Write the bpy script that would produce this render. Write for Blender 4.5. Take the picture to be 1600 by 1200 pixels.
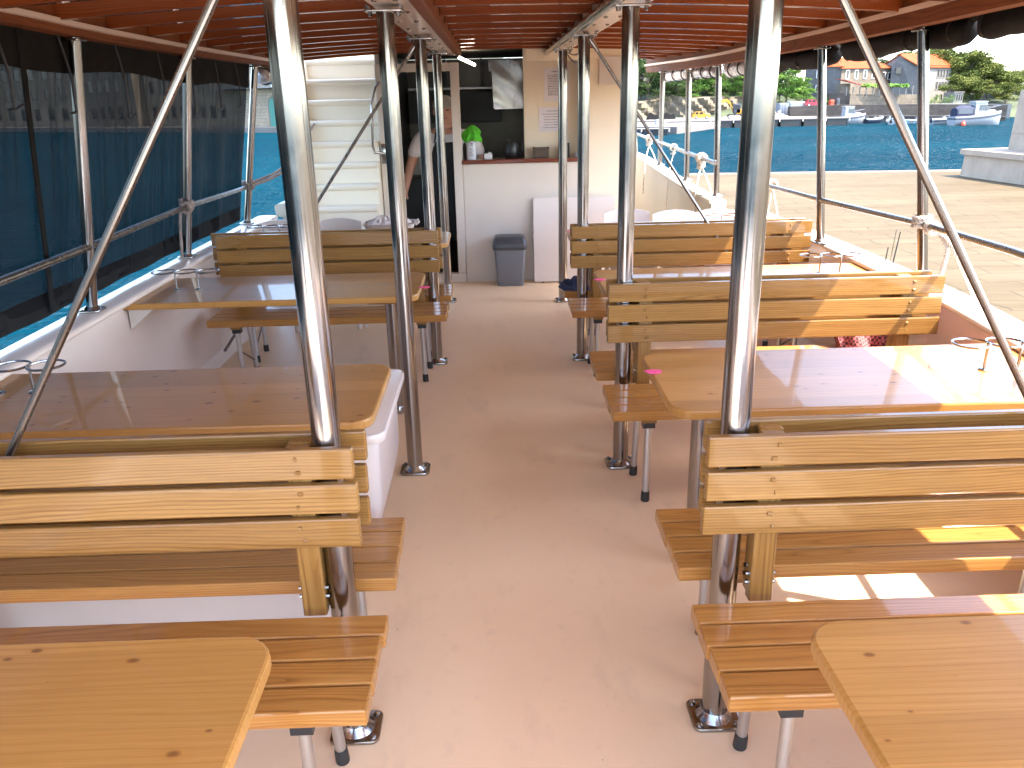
import bpy, bmesh, math, random
from mathutils import Vector, Matrix
random.seed(7)
D = bpy.data
for o in list(D.objects): D.objects.remove(o)
SC = bpy.context.scene
COL = SC.collection

# ------------------------------------------------------------------ camera
CAM_H = 1.65
FPX = 1277.4545
COLX = Vector((0.99943993, -0.02509552, -0.0219835))
# camera axes expressed in world (right, forward of the boat, up)
def _axes():
    import math as m
    C = (800.0, 600.0); VF = (766.0, 150.0); VV = (885.0, 4220.0)
    fw = Vector((VF[0]-C[0], VF[1]-C[1], FPX)).normalized()
    dn = Vector((VV[0]-C[0], VV[1]-C[1], FPX)).normalized()
    dn = (dn - fw*dn.dot(fw)).normalized()
    rt = dn.cross(fw)
    return rt, fw, -dn
_RT, _FW, _UP = _axes()
W_R = Vector((_RT[0], _FW[0], _UP[0]))     # image right in the world
W_D = Vector((_RT[1], _FW[1], _UP[1]))     # image down in the world
W_F = Vector((_RT[2], _FW[2], _UP[2]))     # viewing direction
cam = D.cameras.new('camera'); camo = D.objects.new('camera', cam); COL.objects.link(camo)
cam.sensor_width = 36.0; cam.lens = 36.0*FPX/1600.0
cam.clip_start = 0.05; cam.clip_end = 9000
Mx = Matrix.Identity(4)
for i in range(3):
    Mx[i][0] = W_R[i]; Mx[i][1] = -W_D[i]; Mx[i][2] = -W_F[i]
Mx[2][3] = CAM_H
camo.matrix_world = Mx
SC.camera = camo

# survey helpers: where a sight line meets a height, or a distance along the boat
def sight(px, py): return W_R*((px-800)/FPX) + W_D*((py-600)/FPX) + W_F
def at_z(px, py, z=0.0):
    r = sight(px, py); t = (z-CAM_H)/r.z
    return Vector((r.x*t, r.y*t, z))
def at_y(px, py, Y):
    r = sight(px, py); t = Y/r.y
    return Vector((r.x*t, Y, CAM_H+r.z*t))

# ------------------------------------------------------------------ light
SUN_TO = Vector((0.56, -0.25, 1.0)).normalized()
sun = D.lights.new('sun', 'SUN'); suno = D.objects.new('sun', sun); COL.objects.link(suno)
sun.energy = 2.0; sun.angle = math.radians(0.5); sun.color = (1.0, 0.93, 0.82)
suno.rotation_euler = (-SUN_TO).to_track_quat('-Z', 'Y').to_euler()
w = D.worlds.new("World"); SC.world = w; w.use_nodes = True
nt = w.node_tree; nt.nodes.clear()
sky = nt.nodes.new('ShaderNodeTexSky'); sky.sky_type = 'NISHITA'; sky.sun_disc = False
sky.sun_elevation = math.asin(SUN_TO.z); sky.sun_rotation = math.atan2(SUN_TO.x, SUN_TO.y)
sky.altitude = 0; sky.air_density = 0.8; sky.dust_density = 1.3; sky.ozone_density = 1.0
bg = nt.nodes.new('ShaderNodeBackground'); bg.inputs[1].default_value = 0.15
ow = nt.nodes.new('ShaderNodeOutputWorld')
nt.links.new(sky.outputs[0], bg.inputs[0]); nt.links.new(bg.outputs[0], ow.inputs[0])
SC.view_settings.view_transform = 'Standard'; SC.view_settings.look = 'None'
SC.view_settings.gamma = 1.0; SC.view_settings.use_curve_mapping = False
SC.view_settings.exposure = 3.55
SC.render.resolution_x = 1024; SC.render.resolution_y = 768
SC.render.engine = 'CYCLES'
SC.cycles.max_bounces = 10; SC.cycles.diffuse_bounces = 6; SC.cycles.glossy_bounces = 5
SC.cycles.transparent_max_bounces = 12

# ------------------------------------------------------------------ materials
class NT:
    def __init__(s, name):
        s.m = D.materials.new(name); s.m.use_nodes = True; s.t = s.m.node_tree; s.t.nodes.clear()
        s.out = s.n('ShaderNodeOutputMaterial')
    def n(s, t, **kw):
        x = s.t.nodes.new(t)
        for k, v in kw.items(): setattr(x, k, v)
        return x
    def l(s, a, b): s.t.links.new(a, b)
    def v(s, sock, val): sock.default_value = val
    def math(s, op, a, b=None, c=None):
        x = s.n('ShaderNodeMath', operation=op)
        for i, q in enumerate((a, b, c)):
            if q is None: continue
            if isinstance(q, (int, float)): x.inputs[i].default_value = q
            else: s.l(q, x.inputs[i])
        return x.outputs[0]
    def noise(s, vec, scale, detail=3, rough=0.55, dist=0.0):
        x = s.n('ShaderNodeTexNoise'); x.inputs['Scale'].default_value = scale
        x.inputs['Detail'].default_value = detail; x.inputs['Roughness'].default_value = rough
        x.inputs['Distortion'].default_value = dist
        if vec is not None: s.l(vec, x.inputs['Vector'])
        return x.outputs['Fac']
    def scale(s, vec, sx, sy, sz):
        x = s.n('ShaderNodeVectorMath', operation='MULTIPLY'); s.l(vec, x.inputs[0]); x.inputs[1].default_value = (sx, sy, sz)
        return x.outputs[0]
    def ramp(s, fac, stops):
        x = s.n('ShaderNodeValToRGB'); cr = x.color_ramp
        while len(cr.elements) < len(stops): cr.elements.new(0.5)
        for e, (p, c) in zip(cr.elements, stops):
            e.position = p; e.color = (c[0], c[1], c[2], 1)
        s.l(fac, x.inputs[0]); return x.outputs[0]
    def mix(s, fac, a, b, mode='MIX'):
        x = s.n('ShaderNodeMix', data_type='RGBA', blend_type=mode)
        for sock, q in ((x.inputs[0], fac), (x.inputs[6], a), (x.inputs[7], b)):
            if isinstance(q, (int, float)): sock.default_value = q
            elif isinstance(q, tuple): sock.default_value = (q[0], q[1], q[2], 1)
            else: s.l(q, sock)
        return x.outputs[2]
    def bsdf(s, col, rough=0.5, metal=0.0, coat=0.0, coat_rough=0.05, spec=0.5, bump=None, bump_s=0.2, bump_d=0.01):
        b = s.n('ShaderNodeBsdfPrincipled')
        if isinstance(col, tuple): b.inputs['Base Color'].default_value = (col[0], col[1], col[2], 1)
        else: s.l(col, b.inputs['Base Color'])
        if isinstance(rough, (int, float)): b.inputs['Roughness'].default_value = rough
        else: s.l(rough, b.inputs['Roughness'])
        b.inputs['Metallic'].default_value = metal
        b.inputs['Coat Weight'].default_value = coat; b.inputs['Coat Roughness'].default_value = coat_rough
        b.inputs['Specular IOR Level'].default_value = spec
        if bump is not None:
            u = s.n('ShaderNodeBump'); u.inputs['Strength'].default_value = bump_s; u.inputs['Distance'].default_value = bump_d
            s.l(bump, u.inputs['Height']); s.l(u.outputs[0], b.inputs['Normal'])
        s.l(b.outputs[0], s.out.inputs[0]); s.b = b
        return s.m

def geo_pos(N): return N.n('ShaderNodeNewGeometry').outputs['Position']
def obj_pos(N): return N.n('ShaderNodeTexCoord').outputs['Object']

def plain(name, col, rough=0.5, metal=0.0, coat=0.0, var=0.08, scale=6.0, bump=0.0, bscale=60.0, spec=0.5, use_obj=False):
    N = NT(name); p = obj_pos(N) if use_obj else geo_pos(N)
    f = N.noise(p, scale, 4)
    lo = tuple(c*(1-var) for c in col); hi = tuple(min(1, c*(1+var)) for c in col)
    c = N.ramp(f, [(0.3, lo), (0.7, hi)])
    bm = N.noise(p, bscale, 3) if bump else None
    return N.bsdf(c, rough, metal, coat, bump=bm, bump_s=bump, spec=spec)

def wood(name, light, mid, dark, ring=0.0075, boards=None, knots=False, rough=0.36, coat=0.5, coat_rough=0.06, fibre=0.5, tonevar=0.16, ringamt=1.0):
    N = NT(name)
    a = N.n('ShaderNodeAttribute', attribute_name='wc').outputs['Vector']
    sp = N.n('ShaderNodeSeparateXYZ'); N.l(a, sp.inputs[0])
    x, y, z = sp.outputs
    tone = None
    if boards:
        bi = N.math('FLOOR', N.math('DIVIDE', y, boards))
        wn = N.n('ShaderNodeTexWhiteNoise', noise_dimensions='1D'); N.l(bi, wn.inputs['W'])
        ws = N.n('ShaderNodeSeparateXYZ')
        cv = N.n('ShaderNodeVectorMath', operation='SCALE'); N.l(wn.outputs['Color'], cv.inputs[0]); cv.inputs['Scale'].default_value = 1.0
        N.l(cv.outputs[0], ws.inputs[0])
        x = N.math('ADD', x, N.math('MULTIPLY', ws.outputs[0], 9.0))
        y = N.math('ADD', y, N.math('MULTIPLY', N.math('SUBTRACT', ws.outputs[1], 0.5), 0.5))
        z = N.math('ADD', z, N.math('MULTIPLY', ws.outputs[2], 0.25))
        tone = wn.outputs['Value']
    c0 = N.n('ShaderNodeCombineXYZ'); N.l(x, c0.inputs[0]); N.l(y, c0.inputs[1]); N.l(z, c0.inputs[2])
    v = c0.outputs[0]
    n1 = N.noise(N.scale(v, 1.1, 5, 5), 1.0, 2)
    n2 = N.noise(N.scale(v, 2.3, 14, 14), 1.0, 2)
    r = N.math('SQRT', N.math('ADD', N.math('MULTIPLY', y, y), N.math('MULTIPLY', z, z)))
    r = N.math('ADD', r, N.math('MULTIPLY', N.math('SUBTRACT', n1, 0.5), 0.055))
    r = N.math('ADD', r, N.math('MULTIPLY', N.math('SUBTRACT', n2, 0.5), 0.008))
    ph = N.math('FRACT', N.math('DIVIDE', r, ring))
    amt = N.noise(N.scale(v, 0.8, 9, 9), 1.0, 1)
    ringc = N.ramp(ph, [(0.0, dark), (0.22, mid), (0.62, light), (0.9, mid)])
    fi = N.noise(N.scale(v, 9, 420, 420), 1.0, 2)
    fib = N.noise(N.scale(v, 2.0, 70, 70), 1.0, 2)
    rid = N.n('ShaderNodeTexWhiteNoise', noise_dimensions='1D'); N.l(N.math('FLOOR', N.math('DIVIDE', r, ring)), rid.inputs['W'])
    rw = N.math('MULTIPLY', N.math('ADD', 0.25, N.math('MULTIPLY', rid.outputs['Value'], 0.95)), N.math('ADD', 0.45, N.math('MULTIPLY', amt, 0.9)))
    base = N.mix(N.math('MULTIPLY', rw, ringamt), mid, ringc)
    base = N.mix(N.math('MULTIPLY', N.ramp_fac(fi, 0.42, 0.62), fibre*0.45), base, dark)
    base = N.mix(N.math('MULTIPLY', N.ramp_fac(fib, 0.4, 0.7), fibre*0.5), base, light)
    big = N.noise(N.scale(v, 0.7, 2.2, 2.2), 1.0, 2)
    base = N.mix(1.0, base, N.ramp(big, [(0.3, (1-tonevar, 1-tonevar*1.25, 1-tonevar*1.6)), (0.7, (1, 1, 1))]), 'MULTIPLY')
    if tone is not None:
        base = N.mix(1.0, base, N.ramp(tone, [(0.0, (0.86, 0.82, 0.76)), (1.0, (1.06, 1.03, 1.0))]), 'MULTIPLY')
        fr = N.math('FRACT', N.math('DIVIDE', sp.outputs[1], boards))
        jo = N.math('LESS_THAN', fr, 0.018)
        base = N.mix(N.math('MULTIPLY', jo, 0.35), base, dark)
    if knots:
        vo = N.n('ShaderNodeTexVoronoi', voronoi_dimensions='2D'); vo.inputs['Scale'].default_value = 1.0
        sc = N.n('ShaderNodeVectorMath', operation='MULTIPLY'); N.l(v, sc.inputs[0]); sc.inputs[1].default_value = (6.0, 10.2, 0.0)
        N.l(sc.outputs[0], vo.inputs['Vector'])
        sp2 = N.n('ShaderNodeSeparateXYZ'); N.l(vo.outputs['Color'], sp2.inputs[0])
        d = N.math('ADD', vo.outputs['Distance'], N.math('MULTIPLY', N.math('SUBTRACT', n2, 0.5), 0.12))
        kr = N.math('ADD', 0.022, N.math('MULTIPLY', sp2.outputs[0], 0.05))
        k = N.math('MULTIPLY', N.math('LESS_THAN', sp2.outputs[1], 0.7), N.ramp_fac(N.math('DIVIDE', d, kr), 1.25, 0.5))
        k2 = N.math('MULTIPLY', N.math('LESS_THAN', sp2.outputs[1], 0.6), N.ramp_fac(N.math('DIVIDE', d, kr), 3.2, 0.8))
        base = N.mix(N.math('MULTIPLY', k2, 0.4), base, (mid[0]*0.8, mid[1]*0.68, mid[2]*0.5))
        base = N.mix(N.math('MULTIPLY', k, 0.75), base, (0.14, 0.045, 0.012))
    wav = N.noise(N.scale(v, 3, 18, 18), 1.0, 2)
    hb = N.math('ADD', N.math('MULTIPLY', ph, 0.25), wav)
    m = N.bsdf(base, rough, 0.0, coat, coat_rough, bump=hb, bump_s=0.06, bump_d=0.006, spec=0.2)
    # the varnish follows the wood only loosely
    u = N.n('ShaderNodeBump'); u.inputs['Strength'].default_value = 0.035; u.inputs['Distance'].default_value = 0.006
    N.l(wav, u.inputs['Height']); N.l(u.outputs[0], N.b.inputs['Coat Normal'])
    return m
def _ramp_fac(s, v, a, b):
    x = s.n('ShaderNodeMapRange'); x.clamp = True
    s.l(v, x.inputs[0]); x.inputs[1].default_value = a; x.inputs[2].default_value = b
    return x.outputs[0]
NT.ramp_fac = _ramp_fac

M = {}
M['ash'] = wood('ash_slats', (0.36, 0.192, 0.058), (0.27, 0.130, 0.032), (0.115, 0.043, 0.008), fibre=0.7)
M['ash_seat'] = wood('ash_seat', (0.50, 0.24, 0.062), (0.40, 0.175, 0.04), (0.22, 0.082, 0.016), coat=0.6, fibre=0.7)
M['pine'] = wood('pine_table', (0.52, 0.28, 0.085), (0.46, 0.23, 0.062), (0.28, 0.11, 0.024), ring=0.016, boards=0.098, knots=True, ringamt=0.6, fibre=0.5, coat=0.28, coat_rough=0.035)
M['planking'] = plain('bounce_underside', (0.82, 0.70, 0.56), 0.5, var=0.1)  # hidden above the beams; pale tone set to bounce light onto the floor
M['mahogany_satin'] = wood('satin_trim', (0.24, 0.08, 0.026), (0.19, 0.058, 0.018), (0.10, 0.026, 0.008), coat=0.0, rough=0.55)
M['mahogany'] = wood('varnished_deck_beam', (0.28, 0.070, 0.014), (0.215, 0.048, 0.009), (0.115, 0.024, 0.004), ring=0.006, coat=1.0, coat_rough=0.08)
M['counter'] = wood('counter_wood', (0.22, 0.05, 0.02), (0.16, 0.03, 0.012), (0.07, 0.012, 0.006), coat=1.0)

def steel(name, rough, tint=(0.37, 0.35, 0.33)):
    N = NT(name); p = obj_pos(N)
    f = N.noise(N.scale(p, 60, 60, 2.0), 1.0, 3)
    g = N.noise(p, 5.0, 3)
    rr = N.math('ADD', rough, N.math('MULTIPLY', N.math('ADD', f, N.math('MULTIPLY', g, 0.8)), rough*0.8))
    sm = N.noise(N.scale(p, 7, 7, 4), 1.0, 4, 0.6)
    rr = N.math('ADD', rr, N.math('MULTIPLY', N.ramp_fac(sm, 0.5, 0.72), 0.10))
    c = N.mix(g, tuple(c*0.86 for c in tint), tint)
    return N.bsdf(c, rr, 1.0, bump=f, bump_s=0.03, bump_d=0.002)
M['steel'] = steel('polished_steel', 0.09)
M['steel_brace'] = steel('satin_steel', 0.16, (0.28, 0.26, 0.24))
M['alu'] = steel('aluminium_leg', 0.24, (0.56, 0.55, 0.54))
M['hood'] = steel('sheet_steel', 0.12, (0.34, 0.32, 0.30))
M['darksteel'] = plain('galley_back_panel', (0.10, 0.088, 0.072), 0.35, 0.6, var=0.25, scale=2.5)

def deckmat():
    N = NT('nonskid_deck_paint'); p = geo_pos(N)
    a = N.noise(p, 0.9, 4, 0.6); b = N.noise(p, 14, 4, 0.6); c = N.noise(p, 260, 2)
    col = N.ramp(a, [(0.3, (0.82, 0.585, 0.365)), (0.7, (0.87, 0.64, 0.42))])
    sc = N.noise(N.scale(p, 3.5, 1.2, 1), 1.3, 6, 0.7)
    col = N.mix(N.math('MULTIPLY', N.ramp_fac(sc, 0.55, 0.75), 0.26), col, (0.42, 0.30, 0.24))
    col = N.mix(N.math('MULTIPLY', N.ramp_fac(b, 0.60, 0.78), 0.18), col, (0.36, 0.26, 0.21))
    vo = N.n('ShaderNodeTexVoronoi'); N.l(p, vo.inputs['Vector']); vo.inputs['Scale'].default_value = 5.5
    sp = N.n('ShaderNodeSeparateXYZ'); N.l(vo.outputs['Color'], sp.inputs[0])
    spot = N.math('MULTIPLY', N.math('LESS_THAN', sp.outputs[0], 0.35), N.math('LESS_THAN', vo.outputs['Distance'], N.math('MULTIPLY', sp.outputs[1], 0.045)))
    col = N.mix(N.math('MULTIPLY', spot, 0.6), col, (0.2, 0.13, 0.10))
    return N.bsdf(col, N.math('ADD', 0.34, N.math('MULTIPLY', a, 0.2)), bump=c, bump_s=0.16, bump_d=0.002, spec=0.25)
M['deck'] = deckmat()
M['gelcoat'] = plain('white_gelcoat', (0.72, 0.59, 0.51), 0.28, coat=0.3, var=0.05, scale=1.6, bump=0.03, bscale=9)
M['white'] = plain('white_paint', (0.60, 0.525, 0.45), 0.4, var=0.04, scale=2.0, bump=0.03, bscale=12)
M['stairs'] = plain('stair_gelcoat', (0.85, 0.77, 0.62), 0.35, coat=0.2, var=0.03, scale=2.0)
M['locker'] = plain('moulded_locker', (0.56, 0.47, 0.42), 0.32, coat=0.2, var=0.05, scale=2.0)
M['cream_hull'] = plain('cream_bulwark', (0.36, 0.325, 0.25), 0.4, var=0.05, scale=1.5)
M['cream'] = plain('cream_wall_panel', (0.78, 0.655, 0.49), 0.45, var=0.05, scale=1.3, bump=0.03, bscale=9)
M['rubber'] = plain('black_rubber', (0.02, 0.02, 0.02), 0.55)
M['black'] = plain('black_plastic', (0.015, 0.015, 0.016), 0.4)
M['canvas'] = plain('black_canvas', (0.012, 0.011, 0.0105), 0.8, var=0.25, scale=9, bump=0.3, bscale=18, spec=0.15)
M['pvc'] = plain('grey_white_clear_sheet', (0.46, 0.43, 0.43), 0.25, coat=0.6, var=0.35, scale=14, bump=0.7, bscale=22)
M['rope'] = plain('white_rope', (0.62, 0.55, 0.46), 0.85, var=0.2, scale=40, bump=0.6, bscale=120)
M['rope_grey'] = plain('weathered_rope', (0.30, 0.23, 0.20), 0.9, var=0.3, scale=40, bump=0.6, bscale=120)
M['pink'] = plain('pink_sticker', (0.85, 0.08, 0.25), 0.5)
M['plastic_grey'] = plain('grey_bin_plastic', (0.15, 0.16, 0.18), 0.42, var=0.05)
M['plastic_dark'] = plain('dark_bin_lid', (0.055, 0.055, 0.06), 0.35)
M['chair'] = plain('white_plastic_chair', (0.66, 0.57, 0.52), 0.35, var=0.03)
M['panel'] = plain('pale_board', (0.62, 0.545, 0.49), 0.35, var=0.03)
M['paper'] = plain('paper_in_sleeve', (0.74, 0.66, 0.68), 0.25, var=0.04)
M['ink'] = plain('printed_ink', (0.16, 0.14, 0.17), 0.6)
M['green'] = plain('green_cloth', (0.07, 0.40, 0.015), 0.8, var=0.3, scale=30, bump=0.5, bscale=50)
M['bottle'] = plain('white_bottle', (0.62, 0.64, 0.70), 0.3)
M['jacket'] = plain('navy_fabric', (0.02, 0.03, 0.075), 0.85, var=0.3, scale=25, bump=0.4)
M['brownbox'] = plain('carved_box', (0.09, 0.055, 0.035), 0.5, var=0.3, scale=30, bump=0.4, bscale=40)
M['skin'] = plain('skin', (0.50, 0.24, 0.16), 0.5, var=0.12, scale=15)
M['hair'] = plain('grey_hair', (0.30, 0.26, 0.23), 0.8, var=0.3, scale=60)
M['tee'] = plain('white_cotton', (0.70, 0.62, 0.60), 0.85, var=0.06, bump=0.3, bscale=25)
M['apron'] = plain('black_apron', (0.008, 0.008, 0.009), 0.8)
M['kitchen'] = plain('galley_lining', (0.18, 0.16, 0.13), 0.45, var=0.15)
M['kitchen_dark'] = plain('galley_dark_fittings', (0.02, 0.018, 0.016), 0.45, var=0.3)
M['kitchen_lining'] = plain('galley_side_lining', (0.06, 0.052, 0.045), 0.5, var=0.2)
M['dishwhite'] = plain('white_enamel', (0.62, 0.6, 0.58), 0.3)
def checkmat():
    N = NT('checked_cloth'); p = geo_pos(N)
    c = N.n('ShaderNodeTexChecker'); N.l(p, c.inputs['Vector']); c.inputs['Scale'].default_value = 72
    c.inputs[1].default_value = (0.42, 0.10, 0.10, 1); c.inputs[2].default_value = (0.06, 0.012, 0.015, 1)
    return N.bsdf(c.outputs[0], 0.85)
M['check'] = checkmat()
def emit(name, col, s):
    N = NT(name); e = N.n('ShaderNodeEmission'); e.inputs[0].default_value = (*col, 1); e.inputs[1].default_value = s
    N.l(e.outputs[0], N.out.inputs[0]); return N.m
M['lamp'] = emit('lit_strip', (1.0, 0.9, 0.7), 2.0)
def meshmat():
    N = NT('black_mesh_screen'); p = geo_pos(N)
    tr = N.n('ShaderNodeBsdfTransparent'); tr.inputs[0].default_value = (0.92, 0.96, 1.0, 1)
    di = N.n('ShaderNodeBsdfPrincipled'); di.inputs['Base Color'].default_value = (0.006, 0.006, 0.007, 1); di.inputs['Roughness'].default_value = 0.6; di.inputs['Specular IOR Level'].default_value = 0.1
    f = N.noise(N.scale(p, 1, 24, 1.2), 1.0, 3); g = N.noise(N.scale(p, 1, 260, 260), 1.0, 1)
    fac = N.math('ADD', 0.785, N.math('ADD', N.math('MULTIPLY', f, 0.16), N.math('MULTIPLY', g, 0.06)))
    mx = N.n('ShaderNodeMixShader'); N.l(fac, mx.inputs[0]); N.l(tr.outputs[0], mx.inputs[1]); N.l(di.outputs[0], mx.inputs[2])
    N.l(mx.outputs[0], N.out.inputs[0]); return N.m
M['mesh'] = meshmat()
def water():
    N = NT('sea_water'); p = geo_pos(N)
    a = N.noise(N.scale(p, 0.9, 1.9, 1), 1.0, 4, 0.6, 0.4); b = N.noise(N.scale(p, 0.03, 0.08, 1), 1.0, 3)
    c = N.noise(N.scale(p, 3.4, 6.5, 1), 1.0, 3, 0.6)
    col = N.ramp(b, [(0.35, (0.0005, 0.019, 0.031)), (0.65, (0.0009, 0.027, 0.041))])
    h = N.math('ADD', a, N.math('MULTIPLY', c, 0.3))
    N.bsdf(col, 0.6, bump=h, bump_s=1.0, bump_d=0.6, spec=0.0)
    g = N.n('ShaderNodeBsdfGlossy'); g.inputs['Roughness'].default_value = 0.22; N.l(N.b.inputs['Normal'].links[0].from_socket, g.inputs['Normal'])
    mx = N.n('ShaderNodeMixShader'); N.l(N.math('ADD', 0.002, N.math('MULTIPLY', N.ramp_fac(h, 0.5, 0.95), 0.038)), mx.inputs[0])
    N.l(N.b.outputs[0], mx.inputs[1]); N.l(g.outputs[0], mx.inputs[2]); N.l(mx.outputs[0], N.out.inputs[0])
    return N.m
M['water'] = water()
def quay():
    N = NT('quay_stone_paving'); p = geo_pos(N)
    br = N.n('ShaderNodeTexBrick'); dv = N.n('ShaderNodeVectorMath', operation='ADD'); dn = N.n('ShaderNodeTexNoise'); dn.inputs['Scale'].default_value = 0.7; N.l(p, dn.inputs['Vector']); N.l(p, dv.inputs[0]); ds = N.n('ShaderNodeVectorMath', operation='SCALE'); N.l(dn.outputs['Color'], ds.inputs[0]); ds.inputs['Scale'].default_value = 0.55; N.l(ds.outputs[0], dv.inputs[1]); N.l(dv.outputs[0], br.inputs['Vector'])
    br.inputs['Scale'].default_value = 1.0; br.inputs['Brick Width'].default_value = 1.3; br.inputs['Row Height'].default_value = 0.62
    br.inputs['Mortar Size'].default_value = 0.022; br.offset = 0.43
    br.inputs['Color1'].default_value = (0.108, 0.082, 0.050, 1); br.inputs['Color2'].default_value = (0.100, 0.076, 0.046, 1); br.inputs['Mortar'].default_value = (0.074, 0.057, 0.036, 1)
    n = N.noise(p, 0.5, 5, 0.65); q = N.noise(N.scale(p, 0.35, 2.2, 1), 1.0, 4, 0.6); g = N.noise(p, 22, 3)
    c = N.mix(1.0, br.outputs[0], N.ramp(n, [(0.3, (0.84, 0.82, 0.78)), (0.7, (1.06, 1.06, 1.06))]), 'MULTIPLY')
    c = N.mix(1.0, c, N.ramp(q, [(0.35, (0.82, 0.8, 0.76)), (0.65, (1.03, 1.02, 1.0))]), 'MULTIPLY')
    return N.bsdf(c, 0.9, bump=g, bump_s=0.3, bump_d=0.01, spec=0.08)
M['quay'] = quay()
def stone(name, a, b, w=0.9, h=0.4, mort=(0.2, 0.17, 0.14), n=0.3):
    N = NT(name); t = N.n('ShaderNodeTexCoord').outputs['UV']
    br = N.n('ShaderNodeTexBrick'); N.l(t, br.inputs['Vector']); br.inputs['Scale'].default_value = 1.0
    br.inputs['Brick Width'].default_value = w; br.inputs['Row Height'].default_value = h; br.inputs['Mortar Size'].default_value = 0.02
    br.inputs['Color1'].default_value = (*a, 1); br.inputs['Color2'].default_value = (*b, 1); br.inputs['Mortar'].default_value = (*mort, 1)
    p = geo_pos(N); f = N.noise(p, 0.25, 5, 0.7); g = N.noise(p, 1.8, 4, 0.6)
    c = N.mix(1.0, br.outputs[0], N.ramp(f, [(0.3, (1-n, 1-n, 1-n)), (0.7, (1.1, 1.08, 1.05))]), 'MULTIPLY')
    c = N.mix(1.0, c, N.ramp(g, [(0.3, (0.85, 0.85, 0.85)), (0.7, (1.08, 1.08, 1.08))]), 'MULTIPLY')
    return N.bsdf(c, 0.85, spec=0.08)
M['stone_pale'] = stone('pale_limestone', (0.17, 0.138, 0.10), (0.14, 0.112, 0.082))
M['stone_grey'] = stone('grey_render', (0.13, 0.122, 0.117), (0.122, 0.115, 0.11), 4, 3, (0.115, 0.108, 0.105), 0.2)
M['stone_wall'] = stone('dark_sea_wall', (0.075, 0.06, 0.05), (0.10, 0.082, 0.066), 1.4, 0.45, (0.07, 0.06, 0.05), 0.35)
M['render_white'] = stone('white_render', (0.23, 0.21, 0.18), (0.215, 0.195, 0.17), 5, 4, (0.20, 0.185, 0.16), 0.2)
M['stone_old'] = stone('weathered_stone', (0.33, 0.26, 0.18), (0.27, 0.215, 0.15), 1.1, 0.5, (0.14, 0.11, 0.08), 0.4)
M['concrete'] = stone('monument_concrete', (0.33, 0.255, 0.19), (0.315, 0.245, 0.18), 3.2, 1.6, (0.25, 0.195, 0.145), 0.12)
def roofmat():
    N = NT('terracotta_tiles'); t = N.n('ShaderNodeTexCoord').outputs['UV']
    wv = N.n('ShaderNodeTexWave'); N.l(t, wv.inputs['Vector']); wv.inputs['Scale'].default_value = 1.3; wv.inputs['Distortion'].default_value = 0.4
    f = N.noise(geo_pos(N), 0.8, 4)
    c = N.mix(wv.outputs['Fac'], (0.20, 0.045, 0.016), (0.28, 0.068, 0.024))
    c = N.mix(1.0, c, N.ramp(f, [(0.3, (0.75, 0.75, 0.75)), (0.7, (1.1, 1.1, 1.1))]), 'MULTIPLY')
    return N.bsdf(c, 0.8, spec=0.05)
M['roof'] = roofmat()
M['rooftrim'] = plain('red_awning', (0.32, 0.05, 0.035), 0.6)
M['glass_dark'] = plain('dark_window_glass', (0.02, 0.022, 0.026), 0.12)
M['shutter_green'] = plain('green_door_paint', (0.02, 0.13, 0.09), 0.5)
M['shutter_white'] = plain('white_shutter', (0.60, 0.58, 0.54), 0.5)
def leafmat(name, a, b, c):
    N = NT(name); p = geo_pos(N)
    f = N.noise(p, 0.55, 3); g = N.noise(p, 4.0, 2)
    col = N.ramp(N.math('ADD', N.math('MULTIPLY', f, 0.65), N.math('MULTIPLY', g, 0.35)), [(0.34, a), (0.5, b), (0.66, c)])
    return N.bsdf(col, 0.7, spec=0.05)
M['leaf_pine'] = leafmat('pine_needles', (0.035, 0.05, 0.012), (0.085, 0.10, 0.022), (0.16, 0.155, 0.04))
M['leaf_green'] = leafmat('broad_leaves', (0.035, 0.075, 0.014), (0.085, 0.16, 0.028), (0.17, 0.24, 0.05))
M['leaf_dark'] = leafmat('dark_leaves', (0.016, 0.03, 0.01), (0.04, 0.066, 0.02), (0.10, 0.12, 0.035))
M['bark'] = plain('bark', (0.10, 0.07, 0.05), 0.9, var=0.3, scale=8)
def rockmat():
    N = NT('limestone_cliff'); p = geo_pos(N)
    f = N.noise(p, 0.35, 6, 0.7); g = N.noise(N.scale(p, 1, 1, 0.5), 1.6, 5, 0.7)
    c = N.ramp(f, [(0.3, (0.075, 0.058, 0.034)), (0.5, (0.13, 0.10, 0.062)), (0.7, (0.17, 0.14, 0.095))])
    c = N.mix(N.math('MULTIPLY', N.ramp_fac(g, 0.55, 0.7), 0.6), c, (0.10, 0.11, 0.04))
    return N.bsdf(c, 0.9, bump=g, bump_s=0.8, bump_d=0.4)
M['rock'] = rockmat()
M['hill'] = plain('scrub_hillside', (0.045, 0.055, 0.02), 0.9, var=0.4, scale=0.5)
M['apron_c'] = plain('far_quay_concrete', (0.115, 0.10, 0.085), 0.8, var=0.1, scale=0.4)
M['pontoon'] = plain('dark_pontoon', (0.010, 0.012, 0.012), 0.7, var=0.3, scale=0.8)
M['boat_white'] = plain('boat_gelcoat', (0.24, 0.24, 0.24), 0.4, coat=0.1, var=0.03)
M['boat_navy'] = plain('navy_canopy', (0.006, 0.009, 0.03), 0.8)
M['boat_blue'] = plain('pale_blue_hull', (0.35, 0.47, 0.55), 0.3)
M['outboard'] = plain('black_outboard', (0.015, 0.015, 0.018), 0.35)
M['orange'] = plain('orange_buoy', (0.5, 0.06, 0.02), 0.5)
M['yellow'] = plain('yellow_paint', (0.38, 0.18, 0.006), 0.3, coat=0.5, var=0.03)
M['red'] = plain('red_paint', (0.30, 0.015, 0.03), 0.3, coat=0.5, var=0.03)
M['container'] = plain('pale_container', (0.24, 0.26, 0.265), 0.5)
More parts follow.
